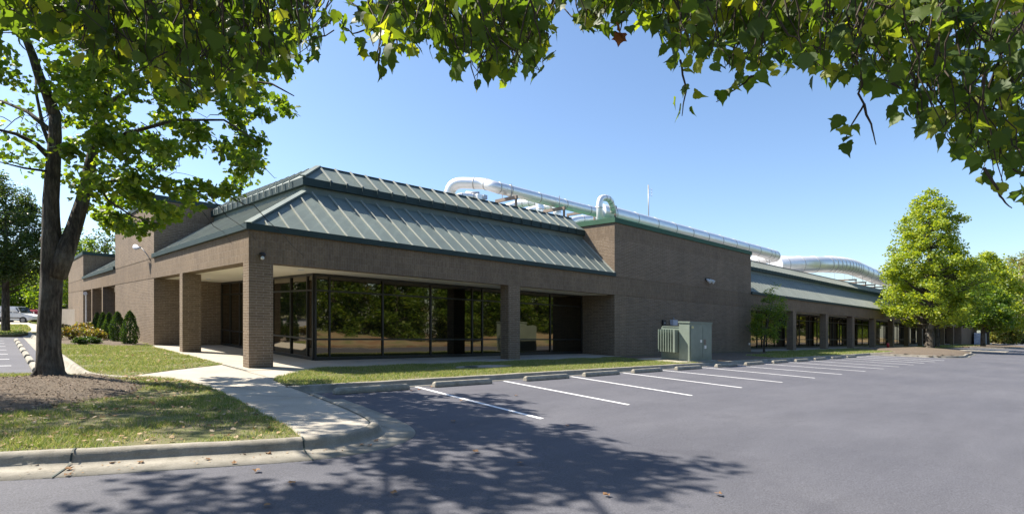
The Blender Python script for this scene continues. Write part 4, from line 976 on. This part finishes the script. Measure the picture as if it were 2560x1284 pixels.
# single fallen leaves on paving
FLV = [(1048, 974, 0, 'rust red leaf at the top of the first parking line'), (1078, 968, 0, None), (1028, 978, 1, None), (1152, 1002, 1, None), (1133, 1055, 1, None), (1302, 1160, 1, None), (1190, 1131, 1, None), (940, 1103, 1, None), (905, 1113, 2, None), (925, 1115, 2, None), (728, 1210, 1, None), (668, 1266, 1, None), (585, 1160, 2, None), (615, 1138, 2, None), (672, 1136, 2, None), (520, 1150, 2, None), (350, 1158, 2, None), (280, 1160, 2, None), (168, 1190, 1, None), (90, 1168, 2, 'crumpled tan leaf cluster in the gutter beside the kerb joint'), (172, 1175, 2, None), (1418, 1065, 1, 'yellowish leaf on sunlit asphalt beyond the shade'), (1795, 1238, 1, None), (1515, 1240, 1, None), (640, 1180, 1, None), (1290, 990, 1, None), (985, 1235, 1, None)]
for k, (px, py, kk, lb_) in enumerate(FLV):
    x, y = G(px, py, LOT); mb = MB(); V0, F0 = MAPLE; s = random.uniform(.06, .085); a = random.uniform(0, 6.28)
    for v in V0: X_, Y_, Z_ = v[0]*s*1.1, (v[1]-.5)*s, abs(v[2])*s*1.6+random.uniform(0, .25)*s; mb.v.append((X_*math.cos(a)-Y_*math.sin(a)+x, X_*math.sin(a)+Y_*math.cos(a)+y, Z_+LOT+.014))
    for f in F0: mb.f.append(tuple(int(i) for i in f)); mb.sm.append(False)
    o = thing('fallen_leaf', (x, y, LOT+.01), '', 'leaf')
    C.objects.unlink(o); bpy.data.objects.remove(o)
    for i in range(len(mb.v)): v = mb.v[i]; mb.v[i] = (v[0]-x, v[1]-y, v[2]-LOT-.01)
    o = mb.build('fallen_leaf', 'rust_leaf' if k == 0 else 'dry_leaf'); o.location = (x, y, LOT+.01)
    tag(o, lb_ or ('small curled tan leaf lying in the kerb gutter' if kk == 2 else 'small curled tan leaf lying on the dark asphalt'), 'leaf', 'fallen leaves on the paving')
# storm drain lid in the strip lawn
dr = thing('drain_cover', (6.6, -2.6, 0), 'low concrete utility cover set in the grass strip', 'utility cover')
MB().prism(blob(6.6, -2.6, 1.15, .42, j_=.05), -.1, .05).build('slab', 'kerb_concrete', dr)
MB().prism(blob(6.0, -2.65, .25, .2, j_=.02), .05, .07).build('lid', 'dark_green', dr)
# hydrant
hy = thing('fire_hydrant', (57.6, -3.2, 0), 'small red fire hydrant at the edge of the mulch island', 'hydrant')
x, y = G(2220, 873); hy.location = (x, y, 0); hy['_org'] = (x, y, 0)
MB().tube([(x, y, 0), (x, y, .45), (x, y, .55), (x, y, .62)], [.11, .11, .13, .05], 10).build('barrel', 'red_paint', hy); MB().tube([(x-.2, y, .38), (x+.2, y, .38)], .06, 8).build('nozzles', 'red_paint', hy)

# ================================================================ LEFT BACKGROUND OBJECTS
sw = thing('screen_wall', (0, 50, 0), 'low beige screen wall left of the far brick wing', 'wall')
a = AT(148, 800, 52); b_ = AT(206, 800, 49)
MB().bar(Vector((a.x, a.y, .75)), Vector((b_.x, b_.y, .75)), .25, 1.5).build('wall', 'beige_wall', sw)
MB().bar(Vector((a.x, a.y, .2)), Vector((b_.x, b_.y, .2)), .3, .4).build('footing', 'beige_wall', sw)
dp = thing('downspout', (0, 39, 0), 'thin white downspout on the end of the side wing', 'pipe')
q = ATX(215, 760, -.05); MB().bar((q.x, q.y, 0), (q.x, q.y, 2.9), .09).build('pipe', 'duct_white', dp); MB().tube([(q.x, q.y, 2.8), (q.x-.1, q.y-.5, 2.75)], [.07, .14], 10).build('lamp_head', 'pale_box', dp)
def car(name, px, py, D, label, mat, L=4.5, suv=True):
    p = AT(px, py, D); M = Matrix.Translation((p.x, p.y, -.1)) @ Matrix.Rotation(math.atan2(RT.y, RT.x)+.12, 4, 'Z')
    t_ = thing(name, (p.x, p.y, -.1), label, 'car')
    def loft(secs, nm, mt):
        mb = MB(); n = len(secs[0])
        for s in secs: mb.v += s
        for r_ in range(len(secs)-1):
            for i in range(n): i2 = (i+1) % n; mb.f.append((r_*n+i, r_*n+i2, (r_+1)*n+i2, (r_+1)*n+i)); mb.sm.append(False)
        mb.f.append(tuple(range(n))[::-1]); mb.f.append(tuple(range((len(secs)-1)*n, len(secs)*n))); mb.sm += [False]*2
        return mb.xf(M).build(nm, mt, t_, bevel=.03)
    h = L/2
    def sec(x, z0, z1, w_, wt): return [(x, -w_, z0), (x, w_, z0), (x, w_, (z0+z1)/2), (x, wt, z1), (x, -wt, z1), (x, -w_, (z0+z1)/2)]
    loft([sec(-h, .45, .95, .8, .75), sec(-h+.15, .32, 1.02, .88, .84), sec(-.3, .28, 1.02, .9, .86), sec(h-1.25, .28, 1.0, .9, .85), sec(h-.35, .3, .88, .88, .78), sec(h, .42, .74, .72, .66)], 'body', mat)
    rb = -h+.1 if suv else -h+1.0
    cab = loft([sec(rb, 1.0, 1.1, .82, .8), sec(rb+.3, 1.0, 1.68 if suv else 1.4, .82, .68), sec(.35, 1.0, 1.70 if suv else 1.42, .82, .68), sec(h-1.1, 1.0, 1.04, .82, .76)], 'cabin', mat)
    for s in (-1, 1):
        for xa, xb in ((rb+.35, rb+1.05), (rb+1.15, rb+2.1), (rb+2.2, rb+2.85)):
            g = MB(); y0, y1 = .835*s, .70*s
            g.quad((xa, y0, 1.06), (xb, y0, 1.06), (min(xb, .5), y1+.03*s, 1.56 if suv else 1.32), (xa+.06, y1+.03*s, 1.56 if suv else 1.32)); g.xf(M).build('side_window', 'car_glass', cab)
        for x in (-h+.85, h-.85):
            w_ = MB().tube([(x, s*.70, .33), (x, s*.92, .33)], .34, 20).xf(M).build('wheel', 'tyre', t_); MB().tube([(x, s*.915, .33), (x, s*.935, .33)], .2, 14).xf(M).build('rim', 'grey_steel', w_)
        MB().sphere((h-.12, s*.62, .68), .12, (.8, 1, .6)).xf(M).build('headlight', 'lamp_lens', t_)
        MB().sphere((.95, s*.98, 1.1), .1, (.7, .8, .7)).xf(M).build('mirror', mat, t_)
    g = MB(); g.quad((.55, -.68, 1.63 if suv else 1.38), (h-1.15, -.76, 1.06), (h-1.15, .76, 1.06), (.55, .68, 1.63 if suv else 1.38)); g.xf(Matrix.Translation((0, 0, .0)) ); [None]
    g.v = [(v[0]+.03, v[1], v[2]+.02) for v in g.v]; g.xf(M).build('windshield', 'car_glass', cab)
    MB().box(-h+.9, h-1.0, -.93, -.9, .5, .58).xf(M).build('trim_strip', 'black_plastic', t_)
    return t_
car('parked_suv', 42, 800, 57.5, 'white parked sport utility vehicle between the far tree and the forked trunk', 'white_paint', L=4.1)
car('parked_car', 92, 797, 66, 'dark red parked car mostly hidden behind the forked trunk', 'red_paint', L=4.4, suv=False)

# ================================================================ SITE GRADE: everything stands on the 3 % fall
gx, gy = GRADE*RT.x, GRADE*RT.y
done = set()
for o in list(bpy.data.objects):
    if o.type == 'MESH' and o.data.name not in done:
        done.add(o.data.name); me = o.data; n = len(me.vertices); co = np.empty(n*3, dtype=np.float32); me.vertices.foreach_get('co', co); co = co.reshape(-1, 3)
        co[:, 2] += co[:, 0]*gx+co[:, 1]*gy; me.vertices.foreach_set('co', co.ravel()); me.update()
for o in list(bpy.data.objects):
    if o.type in ('MESH', 'EMPTY') and o.parent is None: o.location.z += fall(o.location.x, o.location.y)
for o in bpy.data.objects:
    if '_org' in o: del o['_org']
